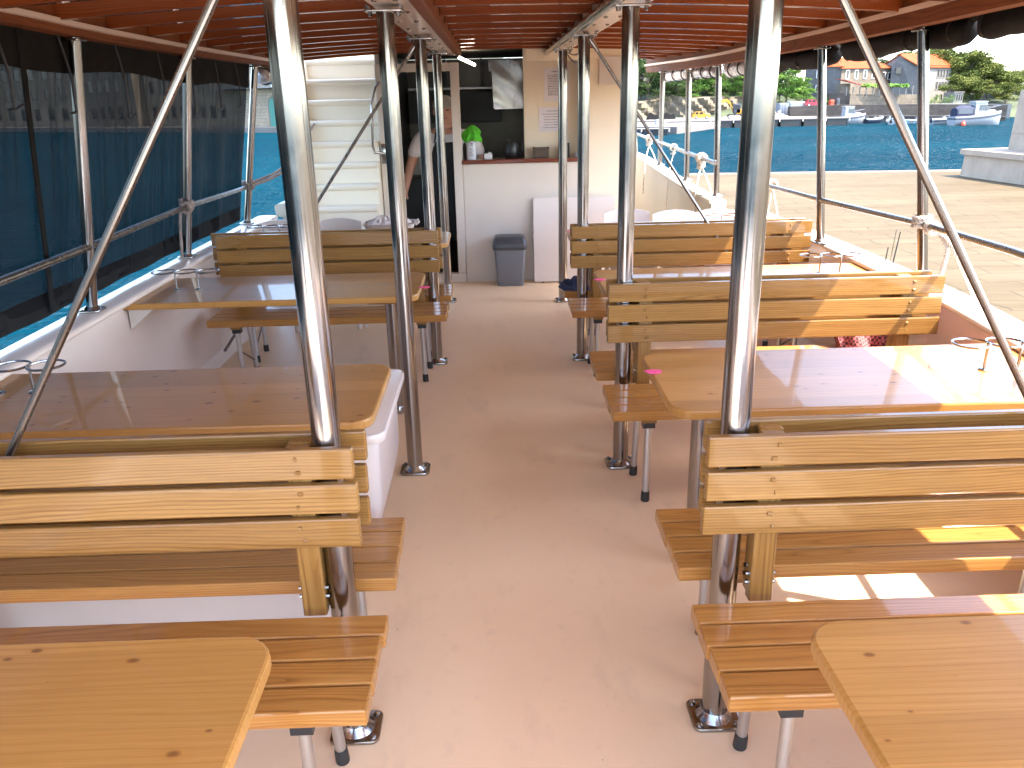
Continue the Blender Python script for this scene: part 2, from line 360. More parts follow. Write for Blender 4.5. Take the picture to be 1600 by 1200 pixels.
M['tire'] = plain('tyre', (0.02, 0.02, 0.02), 0.8)
M['stripe'] = plain('dark_boot_stripe', (0.02, 0.025, 0.04), 0.4)
M['rubble'] = plain('rubble', (0.40, 0.33, 0.26), 0.9, var=0.4, scale=2)

# ------------------------------------------------------------------ builders
class MB:
    def __init__(s): s.v = []; s.f = []; s.wc = []; s.uv = None
    def add(s, vs, fs, wc=None):
        b = len(s.v); s.v += [Vector(q) for q in vs]
        s.wc += [Vector(q) for q in (wc if wc else vs)]
        s.f += [tuple(i+b for i in q) for q in fs]; return s
    def box(s, x0, x1, y0, y1, z0, z1):
        v = [(x0,y0,z0),(x1,y0,z0),(x1,y1,z0),(x0,y1,z0),(x0,y0,z1),(x1,y0,z1),(x1,y1,z1),(x0,y1,z1)]
        return s.add(v, [(0,3,2,1),(4,5,6,7),(0,1,5,4),(1,2,6,5),(2,3,7,6),(3,0,4,7)])
    def plank(s, x0, x1, y0, y1, z0, z1, b=0.004, axis='x', bend=None, nseg=1):
        """bar with rounded arrises along an axis, with its own piece of timber"""
        A = {'x': ((x0,x1),(y0,y1),(z0,z1)), 'y': ((y0,y1),(x0,x1),(z0,z1)), 'z': ((z0,z1),(x0,x1),(y0,y1))}[axis]
        (l0,l1),(u0,u1),(w0,w1) = A
        def ring(l, ins):
            k = b*0.3; pts = []
            for (cu, cw, du, dw) in ((u0,w0,1,1),(u1,w0,-1,1),(u1,w1,-1,-1),(u0,w1,1,-1)):
                a = (cu+du*ins, cw+dw*(b+ins)); m = (cu+du*(k+ins), cw+dw*(k+ins)); c = (cu+du*(b+ins), cw+dw*ins)
                pts += [a, m, c] if du*dw > 0 else [c, m, a]
            return [(l, p[0], p[1]) for p in pts]
        rs = [ring(l0, b)]
        for i in range(nseg+1): 
            l = l0 + b*0.7 + (l1-l0-1.4*b)*i/nseg
            rs.append(ring(l, 0))
        rs.append(ring(l1, b))
        n = 12; vs = [q for r in rs for q in r]; fs = []
        for i in range(len(rs)-1):
            for j in range(n): fs.append((i*n+j, i*n+(j+1)%n, (i+1)*n+(j+1)%n, (i+1)*n+j))
        fs.append(tuple(range(n))[::-1]); fs.append(tuple(range((len(rs)-1)*n, len(rs)*n)))
        an = random.uniform(-0.6, 0.6); off = random.uniform(0.02, 0.11); ln = random.uniform(0, 40)
        ou = math.sin(an)*0.5*off + random.choice((-1, 1))*off*0.5; ow = off*math.cos(an)
        tilt = random.uniform(-0.02, 0.02)
        cu = (u0+u1)/2; cw = (w0+w1)/2
        wc = [(p[0]+ln, p[1]-cu+ou+tilt*(p[0]-l0), p[2]-cw+ow) for p in vs]
        if axis == 'y': vs = [(p[1], p[0], p[2]) for p in vs]
        elif axis == 'z': vs = [(p[1], p[2], p[0]) for p in vs]
        if axis == 'y': fs = [q[::-1] for q in fs]
        if bend: vs = [bend(Vector(p)) for p in vs]
        return s.add(vs, fs, wc)
    def tube(s, pts, r, n=14, closed=False, caps=True):
        P = [Vector(p) for p in pts]; m = len(P); rr = r if isinstance(r, (list, tuple)) else [r]*m
        T = []
        for i in range(m):
            if closed: t = P[(i+1) % m]-P[i-1]
            else: t = P[min(i+1, m-1)]-P[max(i-1, 0)]
            T.append(t.normalized())
        u = T[0].orthogonal().normalized(); vs = []
        for i in range(m):
            u = (u - T[i]*u.dot(T[i])).normalized(); w_ = T[i].cross(u)
            for j in range(n):
                a = 2*math.pi*j/n; vs.append(P[i] + (u*math.cos(a)+w_*math.sin(a))*rr[i])
        fs = []
        for i in range(m if closed else m-1):
            k = (i+1) % m
            for j in range(n): fs.append((i*n+j, i*n+(j+1) % n, k*n+(j+1) % n, k*n+j))
        if caps and not closed:
            fs.append(tuple(range(n))[::-1]); fs.append(tuple(range((m-1)*n, m*n)))
        return s.add(vs, fs)
    def lathe(s, prof, c=(0,0,0), n=24, caps=True):
        vs = []; fs = []; c = Vector(c)
        for (r, z) in prof:
            for j in range(n):
                a = 2*math.pi*j/n; vs.append(c+Vector((r*math.cos(a), r*math.sin(a), z)))
        m = len(prof)
        for i in range(m-1):
            for j in range(n): fs.append((i*n+j, i*n+(j+1) % n, (i+1)*n+(j+1) % n, (i+1)*n+j))
        if caps: fs.append(tuple(range(n))[::-1]); fs.append(tuple(range((m-1)*n, m*n)))
        return s.add(vs, fs)
    def prism(s, poly, a0, a1, axis='z', wcoff=None):
        def P(p, a): return {'z': (p[0], p[1], a), 'x': (a, p[0], p[1]), 'y': (p[0], a, p[1])}[axis]
        n = len(poly); vs = [P(p, a0) for p in poly]+[P(p, a1) for p in poly]
        fs = [tuple(range(n))[::-1], tuple(range(n, 2*n))]+[(i, (i+1) % n, (i+1) % n+n, i+n) for i in range(n)]
        wc = [Vector(v)+Vector(wcoff) for v in vs] if wcoff else None
        return s.add(vs, fs, wc)
    def slab(s, poly, z0, z1, b=0.006, wcoff=None):
        """flat panel with a softened edge; poly counter-clockwise"""
        n = len(poly); c = []
        for i in range(n):
            p0 = Vector((*poly[i-1], 0)); p1 = Vector((*poly[i], 0)); p2 = Vector((*poly[(i+1) % n], 0))
            t = ((p1-p0).normalized()+(p2-p1).normalized()).normalized(); c.append(Vector((-t.y, t.x, 0)))
        def ring(ins, z): return [Vector((poly[i][0], poly[i][1], z))+c[i]*ins for i in range(n)]
        rs = [ring(b, z0), ring(b*0.3, z0+b*0.3), ring(0, z0+b), ring(0, z1-b), ring(b*0.3, z1-b*0.3), ring(b, z1)]
        vs = [q for r in rs for q in r]; fs = []
        for i in range(len(rs)-1):
            for j in range(n): fs.append((i*n+j, i*n+(j+1) % n, (i+1)*n+(j+1) % n, (i+1)*n+j))
        fs.append(tuple(range(n))[::-1]); fs.append(tuple(range((len(rs)-1)*n, len(rs)*n)))
        wc = [v+Vector(wcoff) for v in vs] if wcoff else None
        return s.add(vs, fs, wc)
    def loft(s, rings, closed=True, caps=True):
        n = len(rings[0]); vs = [q for r in rings for q in r]; fs = []
        for i in range(len(rings)-1):
            for j in range(n if closed else n-1): fs.append((i*n+j, i*n+(j+1) % n, (i+1)*n+(j+1) % n, (i+1)*n+j))
        if caps and closed: fs.append(tuple(range(n))[::-1]); fs.append(tuple(range((len(rings)-1)*n, len(rings)*n)))
        return s.add(vs, fs)
    def quad(s, a, b, c, d): return s.add([a, b, c, d], [(0, 1, 2, 3)])
    def build(s, name, mat, parent=None, smooth=20, uv=None, fixn=True):
        me = D.meshes.new(name); base = BASE.get(parent.name, Vector((0,0,0))) if parent else Vector((0,0,0))
        vs = [v-base for v in s.v]
        if parent is None:
            lo = Vector((min(v.x for v in vs), min(v.y for v in vs), min(v.z for v in vs))); hi = Vector((max(v.x for v in vs), max(v.y for v in vs), max(v.z for v in vs)))
            org = Vector(((lo.x+hi.x)/2, (lo.y+hi.y)/2, lo.z)); vs = [v-org for v in vs]
        me.from_pydata(vs, [], s.f); me.update()
        if fixn:
            bm = bmesh.new(); bm.from_mesh(me); bmesh.ops.recalc_face_normals(bm, faces=bm.faces); bm.to_mesh(me); bm.free()
        at = me.attributes.new('wc', 'FLOAT_VECTOR', 'POINT'); at.data.foreach_set('vector', [c for v in s.wc for c in v])
        if uv is not None:
            ul = me.uv_layers.new(name='UVMap')
            for p in me.polygons:
                for li in p.loop_indices:
                    v = s.v[me.loops[li].vertex_index]; ul.data[li].uv = uv(v, p.normal)
        me.materials.append(mat)
        if smooth:
            me.polygons.foreach_set('use_smooth', [True]*len(me.polygons))
            try: me.set_sharp_from_angle(angle=math.radians(smooth))
            except Exception: pass
        o = D.objects.new(name, me); COL.objects.link(o)
        if parent: o.parent = parent; BASE[o.name] = base
        else: o.location = org; BASE[o.name] = org
        return o
BASE = {}
def walluv(v, n):
    if abs(n.z) > 0.7: return (v.x, v.y)
    t = Vector((-n.y, n.x, 0)).normalized(); return (v.dot(t), v.z)
def thing(name, label, cat, loc, group=None):
    o = D.objects.new(name, None); COL.objects.link(o); o.location = loc; o.empty_display_size = 0.1
    BASE[o.name] = Vector(loc); return tag(o, label, cat, group)
def tag(o, label, cat, group=None):
    o['label'] = label; o['category'] = cat
    if group: o['group'] = group
    return o
def struct(o, kind='structure'): o['kind'] = kind; return o
def rrect(x0, x1, y0, y1, r, n=5):
    p = []
    for (cx, cy, a0) in ((x1-r, y0+r, -90), (x1-r, y1-r, 0), (x0+r, y1-r, 90), (x0+r, y0+r, 180)):
        for i in range(n+1):
            a = math.radians(a0+90*i/n); p.append((cx+r*math.cos(a), cy+r*math.sin(a)))
    return p
def lerp(a, b, t): return a+(b-a)*t
def interp(tab, y):
    if y <= tab[0][0]: return tab[0][1]
    for (a, b), (c, d) in zip(tab, tab[1:]):
        if y <= c: return lerp(b, d, (y-a)/(c-a))
    return tab[-1][1]

# ------------------------------------------------------------------ setting: water, quay
WZ = -3.0; QZ = -1.5
mb = MB(); S = 6000
mb.quad((-S,-S,WZ),(S,-S,WZ),(S,S,WZ),(-S,S,WZ))
struct(mb.build('water', M['water'], smooth=0))
q1 = at_z(1073, 271, QZ); q2 = at_z(1530, 264.5, QZ); q2 = q1+(q2-q1)*8
mb = MB(); mb.prism([(2.75,-40),(90,-40),(90,q2.y*0+30),(q2.x,q2.y),(q1.x,q1.y),(2.75,9.5)], WZ-1.0, QZ)
struct(mb.build('quay', M['quay'], smooth=0))
kd = (q2-q1).normalized(); kn = Vector((kd.y, -kd.x, 0)); ke = q1+kd*70
mb = MB(); i_ = 0
while i_ < 44:
    ka = q1+kd*(1.5*i_+0.01); kb = q1+kd*(1.5*i_+1.49); i_ += 1
    mb.prism([(ka+kn*0.0).xy[:], (ka+kn*0.75).xy[:], (kb+kn*0.75).xy[:], (kb+kn*0.0).xy[:]], QZ-0.3, QZ+0.006)
struct(mb.build('quay_kerb', M['stone_pale'], smooth=0, uv=walluv))


# ------------------------------------------------------------------ the boat: deck, bulwarks
RIN = [(-1.5,1.74),(0.0,1.80),(2.77,1.90),(3.49,1.98),(4.92,2.01),(6.5,1.97)]   # starboard inner edge of the cap
LIN = [(-1.5,1.72),(3.13,1.79),(4.87,1.80),(7.2,1.80)]
CAPZ = 0.75
mb = MB(); mb.prism([(2.0,0.3),(2.09,5),(2.05,7.6),(1.7,11.0),(-1.9,11.0),(-2.0,6),(-2.0,0.3)], -0.05, 0.0)
struct(mb.build('deck_floor', M['deck'], smooth=0))
mb = MB(); mb.prism([(-1.9,-6.0),(1.9,-6.0),(2.0,0.299),(-2.0,0.299)], -0.05, -0.002); struct(mb.build('aft_bounce_deck', M['white'], smooth=0))  # unseen deck behind the camera, added in white to bounce sunlight forward
def bulwark(side, tab, y0, y1, name, label, zf=None, wid=0.19, inset=0.055, mat='gelcoat'):
    zf = zf or (lambda y: CAPZ)
    ys = [y0+(y1-y0)*i/24 for i in range(25)]
    t = thing(name, label, 'bulwark', (side*interp(tab, y0), y0, 0))
    cap = MB(); rings = []
    for y in ys:
        x = interp(tab, y); z = zf(y)
        pr = [(x+inset, z-0.03),(x+0.02, z-0.035),(x+0.004,z-0.028),(x, z-0.018),(x+0.005, z-0.006),(x+0.02,z),(x+wid*0.5,z+0.004),(x+wid-0.03,z),(x+wid-0.006,z-0.01),(x+wid,z-0.03),(x+wid-0.01,z-0.10),(x+wid-0.05,z-0.11)]
        rings.append([(side*a, y, b) for a, b in pr])
    cap.loft(rings); cap.build('cap', M[mat], t, smooth=60)
    wl = MB(); rings = []
    for y in ys:
        x = interp(tab, y); z = zf(y)
        pr = [(x+inset, z-0.0305),(x+inset+0.004, 0.35),(x+inset+0.03, 0.06),(x+inset-0.02, 0.0),(x+wid-0.02,-0.6),(x+wid+0.05,-2.0),(x+wid-0.06, z-0.105)]
        rings.append([(side*a, y, b) for a, b in pr])
    wl.loft(rings); wl.build('side', M[mat], t, smooth=40)
    return t
bulwark(1, RIN, -1.5, 6.4, 'bulwark', 'white moulded hull side with sunlit cap rail beside the stone quay')
bulwark(-1, LIN, -1.5, 6.95, 'bulwark', 'white moulded hull side in the shade below the black mesh screen')
pA = at_z(1108, 312, 0.80); pB = at_z(1060, 287, 0.86); pC = at_z(994, 243, 0.95)
FIN = [(pA.y, pA.x), (pB.y, pB.x), (pC.y, pC.x), (pC.y+3, pC.x-0.25)]
FZ = [(pA.y, 0.80), (pB.y, 0.86), (pC.y, 0.95), (pC.y+3, 1.05)]
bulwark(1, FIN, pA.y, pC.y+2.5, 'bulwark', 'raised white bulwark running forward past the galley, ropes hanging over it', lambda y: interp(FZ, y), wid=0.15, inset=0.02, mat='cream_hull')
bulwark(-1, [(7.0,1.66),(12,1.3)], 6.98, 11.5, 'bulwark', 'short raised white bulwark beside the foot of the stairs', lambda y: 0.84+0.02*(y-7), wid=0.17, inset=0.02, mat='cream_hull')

# ------------------------------------------------------------------ upper deck seen from below
REDGE = [(-1.5,1.86),(1.0,1.87),(3.08,1.87),(3.84,1.90),(7.2,1.90),(8.2,1.86),(9.6,1.70)]
RZ = [(-1.5,1.945),(1.0,1.935),(3.08,1.913),(3.84,1.898),(4.98,1.876),(7.2,1.853),(9.6,1.85)]
LEDGE = [(-1.5,-1.70),(3.19,-1.72),(7.6,-1.72)]
LZ = [(-1.5,1.96),(3.19,1.933),(3.78,1.917),(4.97,1.905),(7.6,1.905)]
def camber(x): return -0.021*(x-0.08)**2
UY1 = 7.72; ROOF0 = -0.3
ud = thing('upper_deck', 'varnished wooden upper deck overhead with cross beams between white girders', 'ceiling', (0, 3, 2.0))
mb = MB(); rings = []
for y in (ROOF0, 2.5, 5.0, UY1):
    xl, xr = interp(LEDGE, y)-0.03, interp(REDGE, y)+0.03
    top = []; bot = []
    for i in range(13):
        x = lerp(xl, xr, i/12); bot.append((x, y, 2.092+camber(x))); top.append((x, y, 2.16+camber(x)))
    rings.append(bot+top[::-1])
mb.loft(rings); mb.build('deck_planking', M['planking'], ud, smooth=30)
y = 3.998-0.452*9
mb = MB(); rings = []
for yy in (UY1+0.001, 8.5, 9.5):
    xa, xb = 1.27, interp(REDGE, yy)+0.03
    rings.append([(xa, yy, 2.092+camber(xa)), (xb, yy, 2.092+camber(xb)), (xb, yy, 2.16+camber(xb)), (xa, yy, 2.16+camber(xa))])
mb.loft(rings); mb.build('side_deck_planking', M['planking'], ud, smooth=30)
JY = []
while y < UY1-0.05: JY.append(y); y += 0.452
for y in JY:
    for (a, b) in ((interp(LEDGE, y)+0.03, -0.462), (-0.238, 0.518), (0.665, interp(REDGE, y)-0.03)):
        mb = MB(); mb.plank(a, b, y-0.022, y+0.022, 2.032, 2.0915, b=0.003, bend=lambda p: Vector((p.x, p.y, p.z+camber(p.x))), nseg=6)
        mb.build('deck_beam', M['mahogany'], ud)
for y in (UY1+0.12, UY1+0.57, UY1+1.02, UY1+1.47):
    mb = MB(); mb.plank(1.27, interp(REDGE, y)-0.03, y-0.022, y+0.022, 2.032, 2.0915, b=0.003, bend=lambda p: Vector((p.x, p.y, p.z+camber(p.x))), nseg=3)
    mb.build('deck_beam', M['mahogany'], ud)
for (a, b, nm) in ((-0.455, -0.296, 'girder'), (0.522, 0.660, 'girder')):
    mb = MB(); mb.plank(a, b, ROOF0, UY1, 1.992, 2.0915, b=0.005, axis='y'); g = mb
    bl = MB(); yy = 2.4
    while yy < UY1-0.1:
        for xx in (lerp(a, b, 0.25), lerp(a, b, 0.75)):
            bl.lathe([(0.011, 0), (0.011, -0.004), (0.007, -0.008), (0.003, -0.009)], (xx, yy, 1.9918), 8)
        yy += 0.45
    g = g.build(nm, M['gelcoat'], ud); bl.build('bolt_row', M['steel'], g)
mb = MB(); mb.plank(-0.294, -0.24, ROOF0, UY1-0.1, 1.986, 2.09, b=0.008, axis='y'); mb.build('edge_trim', M['mahogany_satin'], ud)
mb = MB(); mb.tube([(0.496, ROOF0, 1.992), (0.496, UY1-0.02, 1.992)], 0.023, 16); mb.build('pipe', M['steel'], ud)
def edge_beam(tab, ztab, sgn, y1):
    rings = []; r2 = []
    for i in range(25):
        y = lerp(ROOF0, y1, i/24); x = interp(tab, y); z = interp(ztab, y)
        rings.append([(x-sgn*0.035, y, z), (x+sgn*0.035, y, z), (x+sgn*0.035, y, z+0.2), (x-sgn*0.035, y, z+0.2)] if sgn > 0 else
                     [(x+0.035, y, z), (x-0.035, y, z), (x-0.035, y, z+0.2), (x+0.035, y, z+0.2)])
        a = x-sgn*0.0355; h_ = 0.062 if sgn > 0 else 0.03; r2.append([(a, y, z+h_), (a-sgn*0.018, y, z+h_+0.002), (a-sgn*0.018, y, z+h_+0.021), (a, y, z+h_+0.023)])
    mb = MB(); mb.loft(rings)
    mb.wc = [Vector((v.y, v.x*0.3+0.06, v.z-1.85+0.05)) for v in mb.v]
    e = mb.build('edge_beam', M['mahogany_satin'], ud, smooth=20)
    mb = MB(); mb.loft(r2); mb.build('ledge_strip', M['gelcoat'], e, smooth=20)
edge_beam(REDGE, RZ, 1, 9.4); edge_beam(LEDGE, LZ, -1, 7.6)

mb = MB(); mb.plank(-1.75, 0.9, UY1-0.05, UY1-0.001, 2.17, 3.35, 0.01); mb.build('sun_blocker', M['white'], ud)  # unseen panel added to keep direct sun off the upper stair steps
# ------------------------------------------------------------------ inner steel posts
def post(x, y, label, short=False):
    t = thing('steel_post', label, 'post', (x, y, 0), 'inner steel posts along the aisle')
    mb = MB(); mb.lathe([(0.0352, 0.012), (0.0352, 1.975)], (x, y, 0), 40, caps=False); mb.build('tube', M['steel'], t, smooth=60)
    mb = MB(); mb.slab(rrect(x-0.068, x+0.068, y-0.062, y+0.062, 0.022), 0.001, 0.013, 0.004)
    mb.lathe([(0.052, 0.012), (0.047, 0.018), (0.04, 0.026), (0.0354, 0.034)], (x, y, 0), 28, caps=False)
    bl = mb
    for dx in (-1, 1):
        for dy in (-1, 1): bl.lathe([(0.009, 0.012), (0.009, 0.017), (0.005, 0.021), (0.001, 0.022)], (x+dx*0.05, y+dy*0.045, 0), 8)
    mb.build('foot_plate', M['steel'], t, smooth=40)
    mb = MB(); mb.slab(rrect(x-0.075, x+0.075, y-0.05, y+0.05, 0.01), 1.966, 1.9755, 0.003)
    mb.box(x-0.07, x-0.062, y-0.045, y+0.045, 1.9755, 1.9915); mb.box(x+0.062, x+0.07, y-0.045, y+0.045, 1.9755, 1.9915)
    for dx in (-0.055, 0.055): mb.lathe([(0.009, 1.95), (0.009, 1.967)], (x+dx, y-0.03, 0), 6)
    mb.build('head_plate', M['steel'], t, smooth=30)
    return t
LX, RX = -0.404, 0.567
YN, YM, YF = 1.832, 3.497, 5.148
post(-0.42, YN, 'thick steel post rising behind the nearest left bench back')
post(LX+0.003, YM, 'steel post standing free on the deck left of the aisle, beside the white locker table')
post(-0.398, YF, 'left steel post at the aisle end of the left far bench pair')
post(-0.407, 6.85, 'farthest left steel post, in front of the galley doorway')
post(0.573, YN, 'thick steel post through the nearest right bench back')
post(0.562, YM, 'right steel post at the middle bench pair, second from the viewer')
post(0.556, YF, 'right steel post at the aisle end of the far right bench pair')
post(0.565, 6.757, 'thin looking right post in front of the white galley wall and leaning board')

# diagonal braces
def brace(p0, p1, label):
    t = thing('brace_rod', label, 'brace', p1, 'diagonal steel brace rods')
    mb = MB(); mb.tube([p0, p1], 0.0095, 12); mb.build('rod', M['steel_brace'], t)
    mb = MB(); a = Vector(p0); d = (Vector(p1)-a).normalized()
    mb.tube([a-d*0.10, a-d*0.07, a-d*0.02, a+d*0.01, a+d*0.04], [0.011, 0.016, 0.017, 0.014, 0.0105], 10)
    mb.build('end_fork', M['steel'], t, smooth=50)
brace((-0.50, YN, 1.93), (-1.72, YN, 0.02), 'thin diagonal rod running down to the left hull in front of the black mesh')
brace((0.665, YN, 1.93), (1.80, YN, 0.10), 'thin diagonal rod running down to the right in front of the quay')
brace((-0.455, YF, 1.90), (-1.78, YF, 0.12), 'thin diagonal rod running down to the left in front of the white stairs')
brace((0.615, YF, 1.915), (1.86, YF, 0.12), 'thin diagonal rod running down to the right in front of the white galley wall')

# ------------------------------------------------------------------ stanchions and hand rails
def stanchion(base, top, label):
    t = thing('stanchion', label, 'stanchion', base, 'slim steel stanchions along the hull')
    mb = MB(); mb.tube([base, top], 0.0245, 22); mb.build('tube', M['steel'], t, smooth=60)
    mb = MB(); x, y, z = base; mb.slab(rrect(x-0.05, x+0.05, y-0.05, y+0.05, 0.02), z+0.002, z+0.012, 0.003)
    mb.lathe([(0.038, z+0.012), (0.034, z+0.018), (0.025, z+0.026)], (x, y, 0), 20, caps=False)
    mb.build('foot_plate', M['steel'], t, smooth=40)
    mb = MB(); x, y, z = top; mb.slab(rrect(x-0.035, x+0.035, y-0.045, y+0.045, 0.01), z-0.016, z-0.006, 0.002)
    for dy in (-0.033, 0.033): mb.lathe([(0.007, z-0.03), (0.007, z-0.015)], (x, y+dy, 0), 6)
    mb.build('head_plate', M['steel'], t, smooth=30)
def ltop(y): return (interp(LEDGE, y), y, interp(LZ, y))
def rtop(y): return (interp(REDGE, y), y, interp(RZ, y))
SL = [(-1.867, 3.726), (-1.895, 5.062), (-1.925, 6.484)]
Lb = ['left stanchion nearest the viewer, in front of the black mesh', 'second left stanchion, a weathered rope tied where the rail meets it', 'third left stanchion at the end of the black mesh screen']
for (x, y), lb in zip(SL, Lb): stanchion((x, y, 0.752), ltop(y), lb)
stanchion((-1.84, 1.9, 0.752), ltop(1.9), 'left stanchion out by the near left table')
r0 = at_z(1441, 436, 0.752)
SR = [(r0.x, r0.y, 0.752), (2.005, 4.99, 0.752)]
stanchion(SR[0], (at_y(1443, 40, SR[0][1]).x, SR[0][1], interp(RZ, SR[0][1])), 'right stanchion nearest the viewer, white rope coiled round it at the rail')
stanchion(SR[1], rtop(4.99), 'second right stanchion, standing beside the far bench back')
stanchion((1.93, 2.0, 0.752), rtop(2.0), 'right stanchion out by the near right table')
for (px, py), tp, z, lb in (((1119, 308), (1123, 101), 0.80, 'third right stanchion, on the step where the bulwark rises'),
                        ((1072.5, 283), (1077, 109), 0.865, 'fourth right stanchion, with the quay corner behind it'),
                        ((1031, 259), (1036, 111), 0.925, 'right stanchion farthest forward, next to the galley wall')):
    b = at_z(px, py, z); tt = at_y(tp[0], tp[1], b.y); stanchion((b.x, b.y, z+0.004), (tt.x, tt.y, tt.z), lb)
def rail(pts, label, r=0.0155):
    t = thing('hand_rail', label, 'rail', pts[0], 'steel hand rails along the hull')
    mb = MB(); mb.tube(pts, r, 16); mb.build('tube', M['steel_brace'], t, smooth=60); return t
rail([(-1.775, -1.4, 1.05), (-1.79, 1.9, 1.05), (-1.822, 3.726, 1.051), (-1.85, 5.062, 1.062), (-1.885, 6.484, 1.03)], 'steel hand rail running along the left side before the black mesh')
ra = at_y(1600, 409, 3.05)
rail([(1.78, -1.4, 1.06), (1.84, 1.9, 1.06), (1.935, 3.0, 1.06), (at_y(1440, 350, r0.y).x, r0.y, at_y(1440, 350, r0.y).z), (1.975, 4.99, 1.014), (1.945, 6.3, 1.0)], 'steel hand rail along the right side with the quay beyond it')
fr = []
for (px, py, Y) in ((1118, 255, pA.y+0.05), (1072, 238, at_z(1072.5,283,.865).y), (1031, 222, at_z(1031,259,.925).y), (993, 209, pC.y)):
    fr.append(tuple(at_y(px, py, Y)))
rail(fr, 'bright hand rail above the raised forward bulwark, knotted white ropes on it', 0.017)
mb = MB(); e = Vector(fr[-1]); t = thing('rail_post', 'short bright post carrying the forward hand rail next to the galley wall', 'post', (e.x, e.y, interp(FZ, e.y)))
mb.tube([(e.x+0.02, e.y, interp(FZ, e.y)), (e.x, e.y, e.z)], 0.017, 12); mb.build('tube', M['steel'], t)

# ------------------------------------------------------------------ black mesh screen, rolled sheets
ms = thing('mesh_screen', 'black see-through mesh screen hanging along the whole left side', 'screen', (-1.95, 2.5, 0.78))
mb = MB(); rows = []
ny, nz = 150, 14
for i in range(ny+1):
    y = lerp(0.05, 6.47, i/ny); top = interp(LEDGE, y)-0.045; zt = interp(LZ, y)+0.02; row = []
    fold = max(0.0, min(1.0, (y-4.9)/0.4))
    for k in range(nz+1):
        u = k/nz; z = lerp(zt, 0.80, u); x = lerp(top, -1.965-0.01*y/6, u)
        x += (0.010+0.03*fold*u)*math.sin(y*(9+4*fold)+0.6*math.sin(y*2.3))*u*(1.1-0.4*u) + 0.01*math.sin(z*6+y*1.7)*u*(1-u)
        row.append((x, y, z))
    rows.append(row)
mb.loft(rows, closed=False, caps=False); mb.build('net', M['mesh'], ms, smooth=80, fixn=False)
mb = MB(); mb2 = MB(); mb3 = MB()
rows = []; rows2 = []
for i in range(ny+1):
    y = lerp(0.05, 6.47, i/ny); top = interp(LEDGE, y)-0.037; zt = interp(LZ, y)+0.02
    dep = 0.135+0.028*abs(math.sin(y*2.1+0.4))**2
    if y > 5.2: dep += 0.02
    rows.append([(top-0.02*u+0.004*math.sin(y*14+u), y, zt-dep*u) for u in (0, .25, .5, .75, 1)])
    xb = rows2 and 0
    rows2.append([(-1.955-0.01*y/6+0.012*math.sin(y*7)*0.4, y, 0.885), (-1.958-0.01*y/6+0.008*math.sin(y*9), y, 0.84), (-1.96-0.01*y/6+0.008*math.sin(y*11+1), y, 0.785)])
mb.loft(rows, closed=False, caps=False); mb.build('valance', M['canvas'], ms, smooth=80, fixn=False)
mb2.loft(rows2, closed=False, caps=False); mb2.build('hem', M['canvas'], ms, smooth=80, fixn=False)
mb3.loft([[(lerp(interp(LEDGE,3.32)-0.03,-1.945,u)+a, 3.36+0.18*u+b, lerp(1.93,0.80,u)) for (a,b) in ((-0.004,-0.016),(-0.004,0.016),(0.003,0.016),(0.003,-0.016))] for u in (0,.25,.5,.75,1)])
mb3.build('seam_strap', M['canvas'], ms)
for (px, y, dx) in ((90, 3.25, 0.02), (137, 3.72, 0.0), (205, 4.25, 0.02), (258, 4.75, 0.01), (297, 5.2, 0.02), (333, 5.7, 0.0), (360, 6.15, 0.01)):
    xx = interp(LEDGE, y)+0.03; zt = interp(LZ, y)+0.0; L = 0.30+0.03*math.sin(y*5)
    mb = MB(); mb.tube([(xx-0.05, y-0.1, zt+0.01), (xx-0.055, y-0.06, zt-0.06), (xx-0.06, y-0.02, zt-0.16), (xx-0.065, y-0.02, zt-L)], 0.006, 6)
    mb.tube([(xx-0.07, y-0.055, zt-L-0.005), (xx-0.065, y-0.01, zt-L), (xx-0.065, y+0.05, zt-L+0.015)], 0.005, 6)
    tag(mb.build('tie_cord', M['black']), 'black tie cord hanging loose from the left roof edge, one of a row', 'cord', 'black tie cords hanging along the mesh screen')
